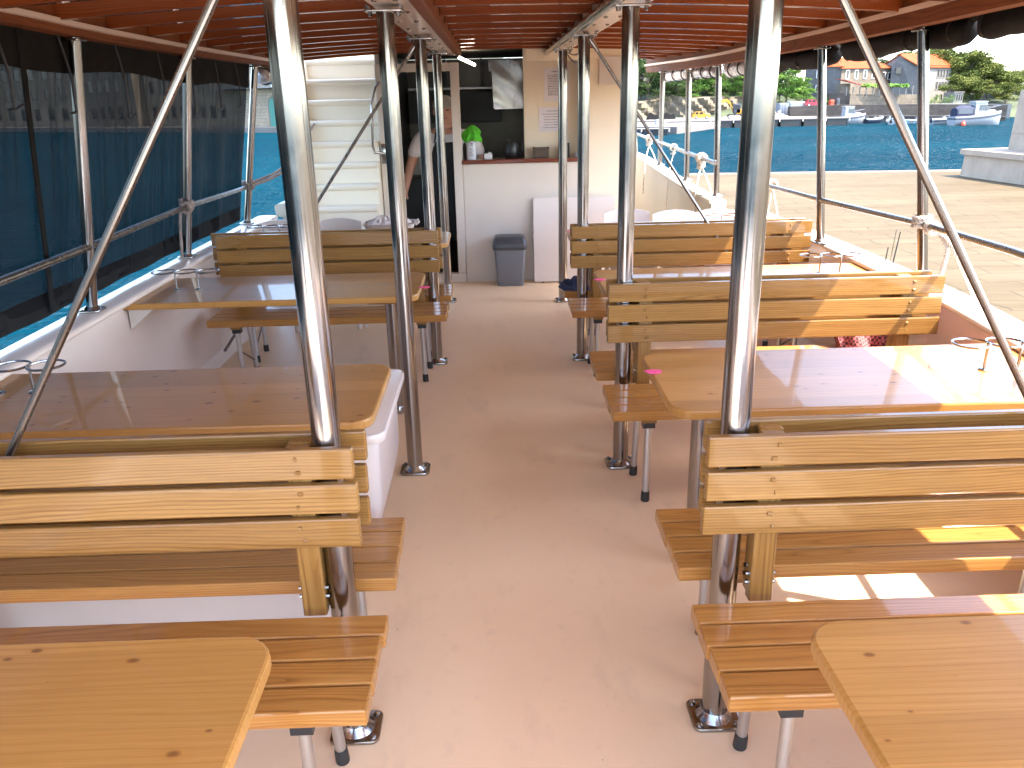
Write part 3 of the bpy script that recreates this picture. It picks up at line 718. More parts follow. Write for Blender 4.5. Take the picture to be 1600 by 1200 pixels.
def roll(y0, y1, tab, ztab, sgn, mat, label, r=0.062, seed=0, off=0.115, drop=0.03, pin0=0.95, flap=0.0):
    TI = 9 if mat is M['canvas'] else 6
    rnd = random.Random(seed); t = thing('rolled_sheet', label, 'rolled sheet', (interp(tab, y0)+sgn*off, y0, interp(ztab, y0)-drop-r), 'rolled side sheets under the roof edge')
    n = max(8, int((y1-y0)/0.045)); rings = []; ties = []
    for i in range(n+1):
        y = lerp(y0, y1, i/n); x = interp(tab, y)+sgn*off; z = interp(ztab, y)-drop
        pin = pin0 if (i % TI == 3) else 1.0
        if i in (0, n): pin = 0.75
        ring = []
        for j in range(18):
            a = 2*math.pi*j/18; rr = r*pin*(1+0.10*math.sin(2*a+y*2.2+seed)+0.06*math.sin(5*a-y*4+seed)+0.02*rnd.uniform(-1, 1)+0.05*math.sin(y*6+seed))
            sag = 0.008*math.sin(math.pi*((i % TI)/TI))
            zz = z+rr*math.sin(a)*1.05-sag
            if flap and a > math.pi*1.3 and a < math.pi*1.7: zz -= flap*abs(math.sin(y*4+seed))
            ring.append((x+rr*math.cos(a)*0.9, y, zz))
        rings.append(ring)
        if i % TI == 3: ties.append((x, y, z))
    mb = MB(); mb.loft(rings); mb.build('roll', mat, t, smooth=80)
    fl = []
    for i in range(n+1):
        y = lerp(y0-0.04, y1+0.04, i/n); x = interp(tab, y); z = interp(ztab, y)
        fl.append([(x+sgn*0.0365, y, z+0.09), (x+sgn*0.05, y, z+0.03+0.005*math.sin(y*9)), (x+sgn*(off-0.01), y, z-drop+r*0.2), (x+sgn*(off), y, z-drop+r*0.2), (x+sgn*0.054, y, z+0.04), (x+sgn*0.0385, y, z+0.09)])
    mb = MB(); mb.loft(fl); mb.build('hanging_edge', mat, t, smooth=60)
    for (x, y, z) in ties:
        mb = MB(); mb.tube([(x+r*0.95*math.cos(2*math.pi*k/16), y, z+r*1.03*math.sin(2*math.pi*k/16)-0.008) for k in range(16)], 0.006, 6, closed=True); mb.build('tie_band', M['black'], t)
roll(-0.28, 3.55, REDGE, RZ, 1, M['canvas'], 'long rolled black sheet under the right roof edge nearest the viewer', 0.050, 3, flap=0.012, drop=0.015)
roll(3.62, 4.93, REDGE, RZ, 1, M['canvas'], 'rolled black sheet with grey lining between the first two right stanchions', 0.052, 5, flap=0.02, drop=0.018)
roll(5.04, 6.55, REDGE, RZ, 1, M['canvas'], 'rolled black sheet hanging just past the second right stanchion', 0.056, 8, flap=0.02)
roll(6.75, 7.35, REDGE, RZ, 1, M['pvc'], 'rolled pale clear sheet nearest on the right roof edge', 0.058, 1, pin0=0.86)
roll(7.55, 8.3, REDGE, RZ, 1, M['pvc'], 'short rolled pale clear sheet, second along the right roof edge', 0.056, 2, pin0=0.86)
roll(8.42, 9.2, REDGE, RZ, 1, M['pvc'], 'short rolled pale clear sheet farthest along the right roof edge', 0.056, 4, pin0=0.86)
roll(6.6, 7.6, LEDGE, LZ, -1, M['pvc'], 'rolled pale clear sheet at the left roof edge beyond the mesh', 0.055, 6, off=0.0, drop=0.07)

# ------------------------------------------------------------------ benches
def leg(name, parent, top, foot, cap=True):
    mb = MB(); top = Vector(top); foot = Vector(foot); d = (top-foot).normalized()
    mb.tube([foot+d*0.03, top], 0.0145, 16, caps=True); o = mb.build(name, M['alu'], parent, smooth=50)
    mb = MB(); mb.tube([foot+Vector((0,0,0.001)), foot+Vector((0,0,0.006)), foot+d*0.035, foot+d*0.048], [0.017, 0.0185, 0.0178, 0.0165], 14); mb.build('rubber_foot', M['rubber'], o, smooth=40)
    if cap:
        mb = MB(); mb.box(top.x-0.025, top.x+0.025, top.y-0.02, top.y+0.02, top.z-0.024, top.z+0.001); mb.build('bracket', M['black'], o, smooth=0)
    return o
def bench(xa, xh, yp, face, label, grp, tonemat='ash', seat_z=0.43):
    """xa aisle end, xh hull end; face -1 towards the viewer, +1 away"""
    sx = 1 if xh > xa else -1
    t = thing('bench', label, 'bench', ((xa+xh)/2, yp+face*0.25, 0), grp)
    mb = MB(); n = 4; w_ = 0.0795; gap = 0.0075
    inner = 0.082
    for i in range(n):
        a = yp+face*(inner+i*(w_+gap)); b = a+face*w_
        j = random.uniform(-0.004, 0.004)
        mb.plank(min(xa+j, xh), max(xa+j, xh), min(a, b), max(a, b), seat_z-0.042, seat_z, 0.0045)
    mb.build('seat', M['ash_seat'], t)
    # bearers under the planks
    for xx in (xa+sx*0.155, xh-sx*0.16):
        mb = MB(); ya = yp+face*0.095; yb = yp+face*0.40
        mb.plank(xx-0.03, xx+0.03, min(ya, yb), max(ya, yb), seat_z-0.062, seat_z-0.0425, 0.003, axis='y'); mb.build('bearer', M['ash'], t)
        leg('leg', t, (xx, yp+face*0.372, seat_z-0.0635), (xx-sx*0.003, yp+face*0.372, 0.0))
        leg('leg', t, (xx-sx*0.0, yp+face*0.14, seat_z-0.0635), (xx-sx*0.012, yp+face*0.115, 0.0), cap=False)
        if xx*sx > (xa+xh)/2*sx:
         mb = MB(); mb.tube([(xx+0.008, yp+face*0.365, 0.22), (xx+0.008, yp+face*0.14, 0.10)], 0.006, 8); mb.build('stay', M['steel_brace'], t)
    # back rest
    xb = xa+(0.022*sx if face < 0 else 0.034*sx)
    if sx < 0: xb = xa-(0.05 if face < 0 else 0.04)
    mb = MB()
    for (z0, z1) in ((0.797, 0.876), (0.706, 0.784), (0.614, 0.692)):
        f0 = yp+face*0.0405; f1 = yp+face*0.0635; j = random.uniform(-0.003, 0.003)
        mb.plank(min(xb+j, xh), max(xb+j, xh), min(f0, f1), max(f0, f1), z0, z1, 0.0045)
    pl = mb
    for xx in (xa+sx*0.19, xh-sx*0.14):
        for z in (0.853, 0.818, 0.762, 0.727, 0.670, 0.635):
            pl.tube([(xx+random.uniform(-0.012, 0.012), yp+face*0.0630, z), (xx, yp+face*0.0638, z)], 0.0055, 12)
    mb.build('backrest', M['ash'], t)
    for xx in (xa+sx*0.19, xh-sx*0.14):
        mb = MB(); f0 = yp+face*0.002; f1 = yp+face*0.0400
        mb.plank(xx-0.03, xx+0.03, min(f0, f1), max(f0, f1), seat_z-0.03, 0.868, 0.005, axis='z'); mb.build('back_support', M['ash'], t)
    mb = MB(); xx = xa+sx*0.19
    for dz in (0.02, 0.045): mb.tube([(xx-0.038, yp+face*0.02, seat_z+dz), (xx+0.038, yp+face*0.02, seat_z+dz)], 0.006, 8)
    mb.build('bolt', M['steel'], t)
    return t
G = 'slatted ash benches with varnished planks'
def rx(y): return interp(RIN, y)+0.0
bench(-0.297, -1.78, YN, -1, 'nearest left bench, partly under the knotty table at the bottom left', G)
bench(-0.297, -1.78, YN, 1, 'left bench facing forward behind the nearest left bench back', G)
bench(-0.296, -1.72, YF, -1, 'left bench facing the viewer behind the table with the steel leg', G)
bench(-0.296, -1.78, YF, 1, 'far left bench facing the galley, mostly hidden by the bench back before it', G)
bench(0.470, 1.80, YN, -1, 'nearest right bench, partly under the knotty table at the bottom right', G)
bench(0.476, 1.82, YN, 1, 'right bench facing forward, its seat showing behind the nearest right bench back', G)
bench(0.460, 1.945, YM, -1, 'middle right bench facing the viewer behind the sunlit table', G)
bench(0.456, 1.94, YM, 1, 'middle right bench facing forward, checked cloth lying on its seat', G)
bench(0.455, 1.985, YF, -1, 'far right bench facing the viewer, half lit by the sun at its hull end', G)
bench(0.448, 1.98, YF, 1, 'far right bench facing the galley, dark blue jacket on its aisle end', G)

# ------------------------------------------------------------------ tables
def tabletop_poly(xa, xh, y0, y1, r=0.075):
    a, b = min(xa, xh), max(xa, xh); P = []
    if xa < xh:   # right side: round corners at low x
        P = [(b, y0), (b, y1)]
        for i in range(7): an = math.radians(90+90*i/6); P.append((a+r+r*math.cos(an), y1-r+r*math.sin(an)))
        for i in range(7): an = math.radians(180+90*i/6); P.append((a+r+r*math.cos(an), y0+r+r*math.sin(an)))
    else:
        P = [(a, y1), (a, y0)]
        for i in range(7): an = math.radians(-90+90*i/6); P.append((b-r+r*math.cos(an), y0+r+r*math.sin(an)))
        for i in range(7): an = math.radians(90*i/6); P.append((b-r+r*math.cos(an), y1-r+r*math.sin(an)))
    return P
def table(xa, xh, y0, y1, label, pedestal=True, top=0.72, bracket=True):
    t = thing('table', label, 'table', ((xa+xh)/2, (y0+y1)/2, 0), 'varnished pine tables fixed to the hull')
    mb = MB(); mb.slab(tabletop_poly(xa, xh, y0, y1), top-0.032, top, 0.007, wcoff=(random.uniform(0, 30), random.uniform(0, 9), random.uniform(-0.1, 0.1)+0.06-top))
    mb.build('tabletop', M['pine'], t, smooth=12)
    sx = 1 if xh > xa else -1
    if pedestal:
        px = xa+sx*0.165; py = (y0+y1)/2-0.03
        mb = MB(); mb.slab(rrect(min(px-0.1, px+0.1), max(px-0.1, px+0.1), py-0.2, py+0.2, 0.01), top-0.055, top-0.0325, 0.003); mb.build('bearer', M['ash'], t)
        mb = MB(); mb.lathe([(0.036, 0.02), (0.036, top-0.0555)], (px, py, 0), 30); p = mb.build('leg', M['steel'], t, smooth=60)
        mb = MB(); mb.lathe([(0.036, 0.001), (0.042, 0.006), (0.042, 0.03), (0.038, 0.04), (0.0362, 0.045)], (px, py, 0), 30); mb.build('foot_ring', M['steel'], p, smooth=50)
    if bracket:
        mb = MB(); xw = xh-sx*0.004
        for yy in (y0+0.04, y1-0.08):
            mb = MB(); mb.prism([(xw, top-0.0325), (xw-sx*0.13, top-0.0325), (xw, top-0.14)], yy, yy+0.035, 'y'); mb.build('bracket', M['white'], t, smooth=0)
    return t
table(-0.420, -1.81, 0.66, 1.285, 'knotty pine table at the bottom left corner, nearest the viewer')
table(-0.392, -1.835, 2.325, 2.912, 'left table with glossy top standing on a white locker', pedestal=False, bracket=False)
table(-0.392, -1.845, 3.985, 4.60, 'left table behind the free-standing post, carried by a steel leg')
table(-0.315, -1.85, 5.50, 6.05, 'far left table half hidden behind the far left bench back')
table(0.545, 1.86, 0.64, 1.272, 'knotty pine table at the bottom right corner, nearest the viewer')
table(0.535, 1.93, 2.335, 2.945, 'right table cut by the edge of the sunlight, pink sticker on its corner')
table(0.540, 2.03, 3.94, 4.52, 'right table between the middle and far bench backs')
table(0.520, 2.02, 5.46, 6.02, 'far right table behind the far right bench back')
# white locker under the left table
t = thing('locker', 'white moulded locker under the glossy left table', 'locker', (-1.1, 2.6, 0))
mb = MB(); mb.slab(rrect(-1.835, -0.352, 2.295, 2.95, 0.05), 0.652, 0.6875, 0.010); mb.build('lid', M['locker'], t, smooth=40)
mb = MB(); rings = []
for (z, x) in ((0.0, -0.50), (0.36, -0.395), (0.42, -0.385), (0.652, -0.380)):
    rings.append([(a, b, z) for (a, b) in rrect(-1.85, x, 2.33, 2.91, 0.045)])
mb.loft(rings); mb.build('body', M['locker'], t, smooth=40)

# cup holders
def cup_holder(p1, p2, label, h=0.097):
    t = thing('cup_holder', label, 'cup holder', p1, 'steel ring cup holders on the tables')
    p1 = Vector(p1); p2 = Vector(p2); z = p1.z+h; d = (p2-p1); L = d.length; d.normalize(); r = L/2
    for p in (p1, p2):
        mb = MB(); mb.tube([p+Vector((0,0,0.004)), p+Vector((0,0,h))], 0.005, 10); pp = mb.build('stem', M['steel'], t)
        mb = MB(); mb.lathe([(0.019, 0.0005), (0.019, 0.003), (0.015, 0.006), (0.006, 0.007)], p, 18); mb.build('foot', M['steel'], pp, smooth=40)
    for k in (-1, 0, 1):
        c = (p1+p2)/2+d*(L*k); pts = []
        for i in range(28):
            a = 2*math.pi*i/28; 
            pts.append((c.x+r*math.cos(a), c.y+r*math.sin(a), z))
        mb = MB(); mb.tube(pts, 0.0042, 8, closed=True); mb.build('ring', M['steel'], t)
cup_holder(at_z(1537, 578, 0.7205), at_z(1537, 578, 0.7205)+Vector((0.118, 0.0, 0)), 'cup holder on the sunlit right table, its ring shadows falling left')
cup_holder(at_z(1280, 427, 0.7205), at_z(1280, 427, 0.7205)+Vector((0.108, 0.0, 0)), 'cup holder at the hull end of the table between the right bench backs')
cup_holder(at_z(54, 613, 0.7205)-Vector((0.118, 0, 0)), at_z(54, 613, 0.7205), 'cup holder at the left edge on the glossy locker table')
cup_holder(at_z(277, 453, 0.7205), at_z(277, 453, 0.7205)+Vector((0.115, 0, 0)), 'cup holder on the left table with the steel leg')
cup_holder(Vector((-1.63, 5.85, 0.7205)), Vector((-1.515, 5.85, 0.7205)), 'cup holder on the far left table, just above the bench back')
cup_holder(Vector((1.62, 5.85, 0.7205)), Vector((1.735, 5.85, 0.7205)), 'cup holder on the far right table, beside the white chairs')
def sticker(px, py, label, w_=0.03):
    c = at_z(px, py, 0.7215); mb = MB(); pts = []
    for i in range(9): a = 2*math.pi*i/9; pts.append((c.x+w_*math.cos(a)*(1+0.2*math.sin(3*a)), c.y+w_*0.8*math.sin(a)))
    mb.prism(pts, 0.7212, 0.7232); tag(mb.build('sticker', M['pink'], smooth=0), label, 'sticker', 'small pink stickers on the tables')
sticker(1021, 581, 'small pink sticker on the corner of the sunlit right table')
sticker(663, 449, 'small pink sticker on the left table with the steel leg')
sticker(937, 437, 'small pink sticker on the table between the right bench backs')
sticker(891, 362, 'small pink sticker on the far right table corner', 0.025)

# ------------------------------------------------------------------ galley house
GY = 7.60
gh = thing('galley_house', 'white galley with dark doorway, serving hatch and wooden counter at the end of the aisle', 'galley', (0.2, GY, 0))
def gbox(name, mat, x0, x1, y0, y1, z0, z1, par=None, b=0.006):
    mb = MB(); mb.plank(x0, x1, y0, y1, z0, z1, b); return mb.build(name, mat, par or gh)
gbox('counter_front', M['white'], -0.268, 0.83, GY, GY+0.05, 0.0, 1.075)
gbox('hatch_wall', M['cream'], 0.30, 0.84, GY+0.24, GY+0.28, 1.06, 2.06)
gbox('side_wall', M['cream'], 0.8305, 1.26, GY+0.002, GY+0.05, 0.0, 2.06)
gbox('return_wall', M['cream'], 0.8312, 0.87, GY+0.051, GY+0.285, 1.0, 2.06)
mb = MB(); mb.slab(rrect(-0.278, 0.829, GY-0.02, GY+0.238, 0.02), 1.0755, 1.112, 0.008); ct = mb.build('counter_top', M['counter'], gh)
gbox('outer_wall', M['white'], 1.215, 1.26, GY+0.051, 11.2, 0.0, 2.06)
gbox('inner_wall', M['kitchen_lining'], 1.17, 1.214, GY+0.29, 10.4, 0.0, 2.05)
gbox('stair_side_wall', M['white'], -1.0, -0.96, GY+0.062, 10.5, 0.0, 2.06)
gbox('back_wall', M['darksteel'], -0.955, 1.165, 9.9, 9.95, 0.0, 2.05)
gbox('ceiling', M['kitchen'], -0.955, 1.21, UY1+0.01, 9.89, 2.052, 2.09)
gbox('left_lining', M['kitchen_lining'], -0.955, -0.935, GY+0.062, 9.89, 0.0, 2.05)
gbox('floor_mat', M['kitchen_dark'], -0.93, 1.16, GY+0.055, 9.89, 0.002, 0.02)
# door frame
df = gbox('door_post', M['white'], -0.345, -0.269, GY-0.012, GY+0.06, 0.09, 1.93)
gbox('door_post', M['white'], -0.995, -0.905, GY-0.012, GY+0.06, 0.0, 1.93)
gbox('door_head', M['white'], -0.904, -0.346, GY-0.012, GY+0.06, 1.862, 1.93)
gbox('door_sill', M['white'], -0.904, -0.269, GY-0.014, GY+0.058, 0.0, 0.088)
gbox('fascia', M['cream'], 0.31, 1.2, GY+0.0, GY+0.06, 1.93, 2.03)
mb = MB(); mb.tube([(-0.965, GY-0.015, 1.78), (-0.99, GY-0.07, 1.74), (-1.03, GY-0.09, 1.6), (-1.045, GY-0.09, 1.25), (-1.03, GY-0.08, 1.20), (-0.965, GY-0.03, 1.19)], 0.011, 10)
mb.slab(rrect(-0.985, -0.945, GY-0.02, GY-0.013, 0.002), 1.10, 1.27, 0.002); mb.build('grab_handle', M['steel'], gh, smooth=50)
# galley inside
mb = MB(); gbox('shelf', M['alu'], -0.9, 0.25, 9.55, 9.88, 1.72, 1.75)
gbox('dark_cabinet', M['kitchen_dark'], -0.9, 0.12, 9.5, 9.89, 1.38, 1.70)
for xx in (-0.5, -0.1, 0.2): gbox('shelf_divider', M['kitchen'], xx, xx+0.02, 9.6, 9.88, 1.755, 2.04)
gbox('worktop', M['kitchen_dark'], -0.93, -0.55, 8.3, 9.8, 0.85, 0.9)
gbox('oven', M['kitchen_dark'], -0.93, -0.56, 8.4, 9.2, 0.021, 0.849)
tag(gbox('tray', M['dishwhite'], -0.86, -0.62, 8.9, 9.3, 0.91, 1.06), 'x', 'x') if False else None
mb = MB(); mb.box(-0.86, -0.6, 8.7, 9.1, 0.902, 1.10); tag(mb.build('white_tub', M['dishwhite']), 'dim white tub on the dark worktop inside the galley doorway', 'tub')
mb = MB(); mb.loft([[(x, y, z) for (x, y) in ((a, 8.2), (b, 8.2), (b, 8.75), (a, 8.75))] for (a, b, z) in ((-0.01, 0.40, 1.965), (-0.01, 0.40, 1.88), (0.02, 0.37, 1.86), (0.03, 0.36, 1.54), (0.045, 0.345, 1.53))])
hd = mb.build('hood_body', M['hood'], None, smooth=20)
bm = bmesh.new(); bm.from_mesh(hd.data); bmesh.ops.subdivide_edges(bm, edges=bm.edges, cuts=8, use_grid_fill=True)
for v in bm.verts:
    v.co.y += 0.004*math.sin(v.co.x*15+v.co.z*9)*math.sin(v.co.z*17+1.0+v.co.x*5)
bm.to_mesh(hd.data); bm.free(); hd.data.polygons.foreach_set('use_smooth', [True]*len(hd.data.polygons))
hd.name = 'extractor_hood'; tag(hd, 'dented shiny steel extractor hood hanging in the serving hatch', 'hood')
mb = MB(); mb.tube([(-0.27, 8.0, 1.985), (-0.14, 8.25, 1.93)], 0.014, 8); ls = mb.build('strip_lamp', M['lamp']); tag(ls, 'lit strip lamp under the galley ceiling above the doorway', 'lamp')
# posters
def poster(x0, x1, z0, z1, y, label, lines, seed):
    rnd = random.Random(seed); t = thing('notice', label, 'notice', (x0, y, z0))
    mb = MB(); mb.box(x0, x1, y-0.004, y-0.0005, z0, z1); s = mb.build('sheet', M['paper'], t, smooth=0)
    k = MB(); w_ = x1-x0
    for (zf, a, b, th) in lines:
        z = lerp(z1, z0, zf); x = x0+w_*a
        while x < x0+w_*b:
            l = rnd.uniform(0.006, 0.02)
            k.box(x, min(x+l, x0+w_*b), y-0.0055, y-0.0041, z-th, z+th*rnd.uniform(0.4, 1.1)); x += l+rnd.uniform(0.003, 0.006)
    k.build('writing', M['ink'], t, smooth=0)
HW = GY+0.24
L1 = [(0.1, .3, .7, .004)]+[(0.2+0.05*i, 0.15, 0.75+0.1*math.sin(i*2), 0.0035) for i in range(13)]
k = HW/7.6
def hp(px, py): return at_y(px, py, HW)
a, b = hp(850, 107), hp(889, 158); poster(a.x, b.x, b.z, a.z, HW, 'closely printed upper notice on the cream galley wall, partly behind a post', L1, 3)
a, b = hp(842, 168), hp(887, 205); poster(a.x, b.x, b.z, a.z, HW, 'price list with few typed lines, the lower notice on the galley wall', [(0.15,.25,.8,.0035),(0.28,.12,.75,.003),(0.39,.17,.75,.003),(0.5,.17,.68,.003),(0.61,.17,.8,.003),(0.72,.17,.9,.003),(0.83,.13,.62,.003)], 4)
# things on the counter
def cpos(px): return at_y(px, 247, GY+0.10).x
CT = 1.1125
mb = MB(); x = cpos(737); y = GY+0.08
bt = thing('spray_bottle', 'white cleaning bottle with bright green cloth draped over its top, on the counter', 'bottle', (x, y, CT))
mb.loft([[(x+a*sx, y+b*sy, CT+z) for a, b in [(math.cos(2*math.pi*i/20), math.sin(2*math.pi*i/20)) for i in range(20)]] for (sx, sy, z) in ((0.040,0.026,0),(0.043,0.028,0.006),(0.043,0.028,0.12),(0.038,0.025,0.15),(0.02,0.018,0.175),(0.014,0.014,0.185),(0.014,0.014,0.22))])
mb.build('bottle', M['bottle'], bt, smooth=50)
mb = MB()
for i, z in enumerate((0.14, 0.125)): mb.box(x-0.008, x+0.016, y-0.030-0.0002, y-0.0275, CT+z-0.005, CT+z+0.004)
for i in range(6): mb.box(x-0.014, x+0.010+0.004*(i % 3), y-0.0296, y-0.0275, CT+0.098-0.013*i, CT+0.102-0.013*i)
mb.build('label_print', M['ink'], bt, smooth=0)
rnd = random.Random(11)
mb = MB(); rings = []
for i in range(13):
    u = i/12; z = CT+0.285-0.125*u; R0 = 0.010+0.058*math.sin(min(1, u*1.15)*math.pi*0.62)
    rings.append([(x+0.012+R0*(1+0.32*math.sin(4*2*math.pi*j/36+u*3)+0.22*math.sin(7*2*math.pi*j/36-u*2))*math.cos(2*math.pi*j/36), y+R0*0.8*(1+0.25*math.sin(5*2*math.pi*j/36+u))*math.sin(2*math.pi*j/36), z+0.012*math.sin(3*2*math.pi*j/36)+0.008*math.sin(7*2*math.pi*j/36)) for j in range(36)])
mb.loft(rings); tag(mb.build('cloth', M['green'], smooth=80), 'bright green cloth bunched on top of the white cleaning bottle', 'cloth')
x = cpos(763); mb = MB(); mb.plank(x-0.037, x+0.037, y, y+0.1, CT, CT+0.045, 0.004); mb.lathe([(0.012, 0.0451), (0.012, 0.056), (0.004, 0.058)], (x+0.012, y+0.04, CT), 12)
tag(mb.build('metal_tin', M['dishwhite']), 'small pale metal tin on the wooden counter', 'tin')
x = cpos(800); mb = MB(); mb.lathe([(0.05,0),(0.062,0.01),(0.066,0.06),(0.058,0.13),(0.04,0.155),(0.012,0.162),(0.012,0.172),(0.002,0.175)], (x, y+0.12, CT), 24)
mb.tube([(x+0.06,y+0.1,CT+0.13),(x+0.10,y+0.1,CT+0.12),(x+0.10,y+0.1,CT+0.05),(x+0.064,y+0.1,CT+0.03)], 0.008, 8)
tag(mb.build('kettle', M['black'], smooth=50), 'black kettle in the dark hatch on the counter', 'kettle')
x = cpos(846); bx = thing('carved_box', 'dark carved wooden box on the counter before the cream wall', 'box', (x, y+0.07, CT))
mb = MB(); mb.plank(x-0.068, x+0.068, y+0.02, y+0.12, CT, CT+0.066, 0.003); mb.build('body', M['brownbox'], bx)
mb = MB(); mb.plank(x-0.072, x+0.072, y+0.016, y+0.124, CT+0.0665, CT+0.084, 0.003); mb.plank(x-0.072, x-0.06, y+0.015, y+0.125, CT+0.084, CT+0.09, 0.002); mb.plank(x+0.06, x+0.072, y+0.015, y+0.125, CT+0.084, CT+0.09, 0.002); mb.build('lid', M['brownbox'], bx)
x = cpos(878); mb = MB(); mb.plank(x-0.03, x+0.01, y+0.03, y+0.1, CT, CT+0.085, 0.006); mb.lathe([(0.028, 0), (0.03, 0.07), (0.027, 0.1), (0.03, 0.12)], (x+0.045, y+0.06, CT), 20)
tag(mb.build('coffee_grinder', M['black'], smooth=40), 'small black appliance behind the thin right post on the counter', 'appliance')
x = cpos(902); mb = MB(); mb.lathe([(0.018, 0), (0.021, 0.004), (0.021, 0.036), (0.019, 0.036), (0.018, 0.006)], (x, y+0.05, CT), 18); mb.tube([(x+0.02,y+0.05,CT+0.03),(x+0.033,y+0.05,CT+0.027),(x+0.033,y+0.05,CT+0.012),(x+0.02,y+0.05,CT+0.01)], 0.003, 6)
tag(mb.build('cup', M['dishwhite'], smooth=40), 'little white cup at the right end of the counter', 'cup')
# bin and leaning board
b0 = at_z(797, 437, 0.0); x, y = b0.x, 7.46
bn = thing('waste_bin', 'grey plastic bin with a dark swing lid standing before the galley', 'bin', (x, y, 0))
mb = MB(); mb.loft([[(x+a, y+b, z) for a, b in rrect(-w_, w_, -d_, d_, 0.03)] for (w_, d_, z) in ((0.118,0.09,0.002),(0.121,0.093,0.01),(0.143,0.108,0.33),(0.143,0.108,0.355))]); mb.build('body', M['plastic_grey'], bn, smooth=40)
mb = MB(); mb.loft([[(x+a, y+b, z) for a, b in rrect(-w_, w_, -d_, d_, 0.03)] for (w_, d_, z) in ((0.150,0.115,0.335),(0.156,0.121,0.345),(0.156,0.121,0.375),(0.146,0.112,0.40),(0.136,0.100,0.435),(0.128,0.09,0.447),(0.11,0.075,0.452))]); mb.build('lid', M['plastic_dark'], bn, smooth=40)
bd = thing('leaning_board', 'pale flat board leaning against the galley wall beside the bin', 'board', (0.73, 7.5, 0))
mb = MB(); mb.add([(0.362,7.50,0.01),(1.105,7.50,0.01),(1.105,7.585,0.765),(0.362,7.585,0.765),(0.362,7.475,0.013),(1.105,7.475,0.013),(1.105,7.56,0.768),(0.362,7.56,0.768)], [(0,1,2,3),(4,7,6,5),(0,4,5,1),(1,5,6,2),(2,6,7,3),(3,7,4,0)]); mb.build('panel', M['panel'], bd, smooth=0)
mb = MB(); mb.box(0.355, 0.3618, 7.53, 7.545, 0.44, 0.52); mb.box(0.43, 0.45, 7.474, 7.49, -0.0+0.001, 0.0125); mb.build('hinge', M['steel'], bd)

# ------------------------------------------------------------------ stairs to the upper deck
st = thing('staircase', 'steep white moulded stairs climbing to the upper deck left of the galley door', 'stairs', (-1.4, 7.2, 0))
mb = MB(); r_, t_, y0, z0 = 0.175, 0.115, 7.2, 0.775
prof = []
for i in range(-4, 9):
    y = y0+t_*i; z = z0+r_*i
    prof += [(y+0.035, z-r_+0.001), (y+0.03, z-0.055), (y+0.004, z-0.042), (y-0.008, z-0.03), (y-0.010, z-0.012), (y-0.002, z-0.002), (y+0.012, z)]
prof += [(10.5, z0+r_*8), (10.5, 0.0), (prof[0][0], 0.0)]
mb.prism(prof, -1.66, -1.001, 'x'); mb.build('treads', M['stairs'], st, smooth=50)
mb = MB(); sp_ = [(6.75, 0.0), (6.85, 0.52), (7.05, 0.82), (7.35, 1.22), (8.05, 2.08), (8.3, 2.25), (10.5, 2.25), (10.5, 0.0)]
mb.prism(sp_, -1.70, -1.6605, 'x'); mb.build('side_panel', M['stairs'], st, smooth=20)
mb = MB(); mb.tube([(-1.70, 7.3, 1.2), (-1.70, 7.55, 2.0), (-1.70, 7.62, 2.35)], 0.013, 10); mb.build('hand_rail', M['steel'], st)
sr = MB(); rnd = random.Random(5)
for k_ in range(3):
    p = [(-1.66+0.02*k_, 7.35+0.03*k_, 2.02-0.05*k_)]
    for i in range(6): p.append((p[-1][0]+rnd.uniform(-0.01, 0.02), p[-1][1], p[-1][2]-0.05))
    sr.tube(p, 0.005, 6)
tag(sr.build('rope', M['rope_grey']), 'loose thin cords dangling beside the stair rail', 'rope')

# ------------------------------------------------------------------ white plastic chairs
def chair(px0, px1, ytop, Y, label, rot=0.0, face=-1):
    a = at_y(px0, ytop, Y); b = at_y(px1, ytop, Y); cx = (a.x+b.x)/2; wd = abs(b.x-a.x); zt = a.z
    wd = min(max(wd, 0.36), 0.44)
    t = thing('chair', label, 'chair', (cx, Y, 0), 'white plastic chairs round the far tables')
    mb = MB(); rows = []
    for layer in (0, 1):
        for j in range(13):
            u = -1+2*j/12; xx = cx+u*wd/2; row = []
            zt_ = zt-0.028*u*u; yb = Y+0.035*(1-u*u)*1.0
            for (q, z) in ((0, 0.40), (0.5, 0.6), (0.92, lerp(0.6, zt_, 0.8)), (1.0, zt_)):
                row.append((xx*1.0, yb+0.05*q+(0.012 if layer else 0), z))
            rows.append(row)
    A = rows[:13]; B = rows[13:]
    rings = [[*A[j], *B[j][::-1]] for j in range(13)]
    mb.loft(rings); mb.build('backrest', M['chair'], t, smooth=60)
    mb = MB(); mb.slab(rrect(cx-wd/2, cx+wd/2, Y-0.36, Y+0.03, 0.05), 0.40, 0.43, 0.01); mb.build('seat', M['chair'], t, smooth=40)
    for sx in (-1, 1):
        for (ya, yb) in ((-0.33, -0.37), (0.0, 0.06)):
            mb = MB(); mb.tube([(cx+sx*(wd/2-0.03), Y+ya, 0.40), (cx+sx*(wd/2-0.01), Y+yb, 0.002)], [0.024, 0.017], 10); mb.build('leg', M['chair'], t)
chair(945, 1017, 329, 6.42, 'white plastic chair in front of the leaning board, by the right aisle post')
chair(1022, 1095, 331, 6.40, 'white plastic chair in the middle behind the far right bench back')
chair(1097, 1152, 329, 6.35, 'sunlit white plastic chair behind the far right bench back')
chair(1160, 1222, 340, 6.15, 'white plastic chair at the right end, beside the thick right post')
chair(400, 460, 347, 6.36, 'shaded white plastic chair at the left end below the stairs')
chair(494, 558, 344, 6.40, 'shaded white plastic chair at the foot of the stairs, right of the thick left post')
chair(570, 640, 342, 6.44, 'shaded white plastic chair behind the crumpled white bag')
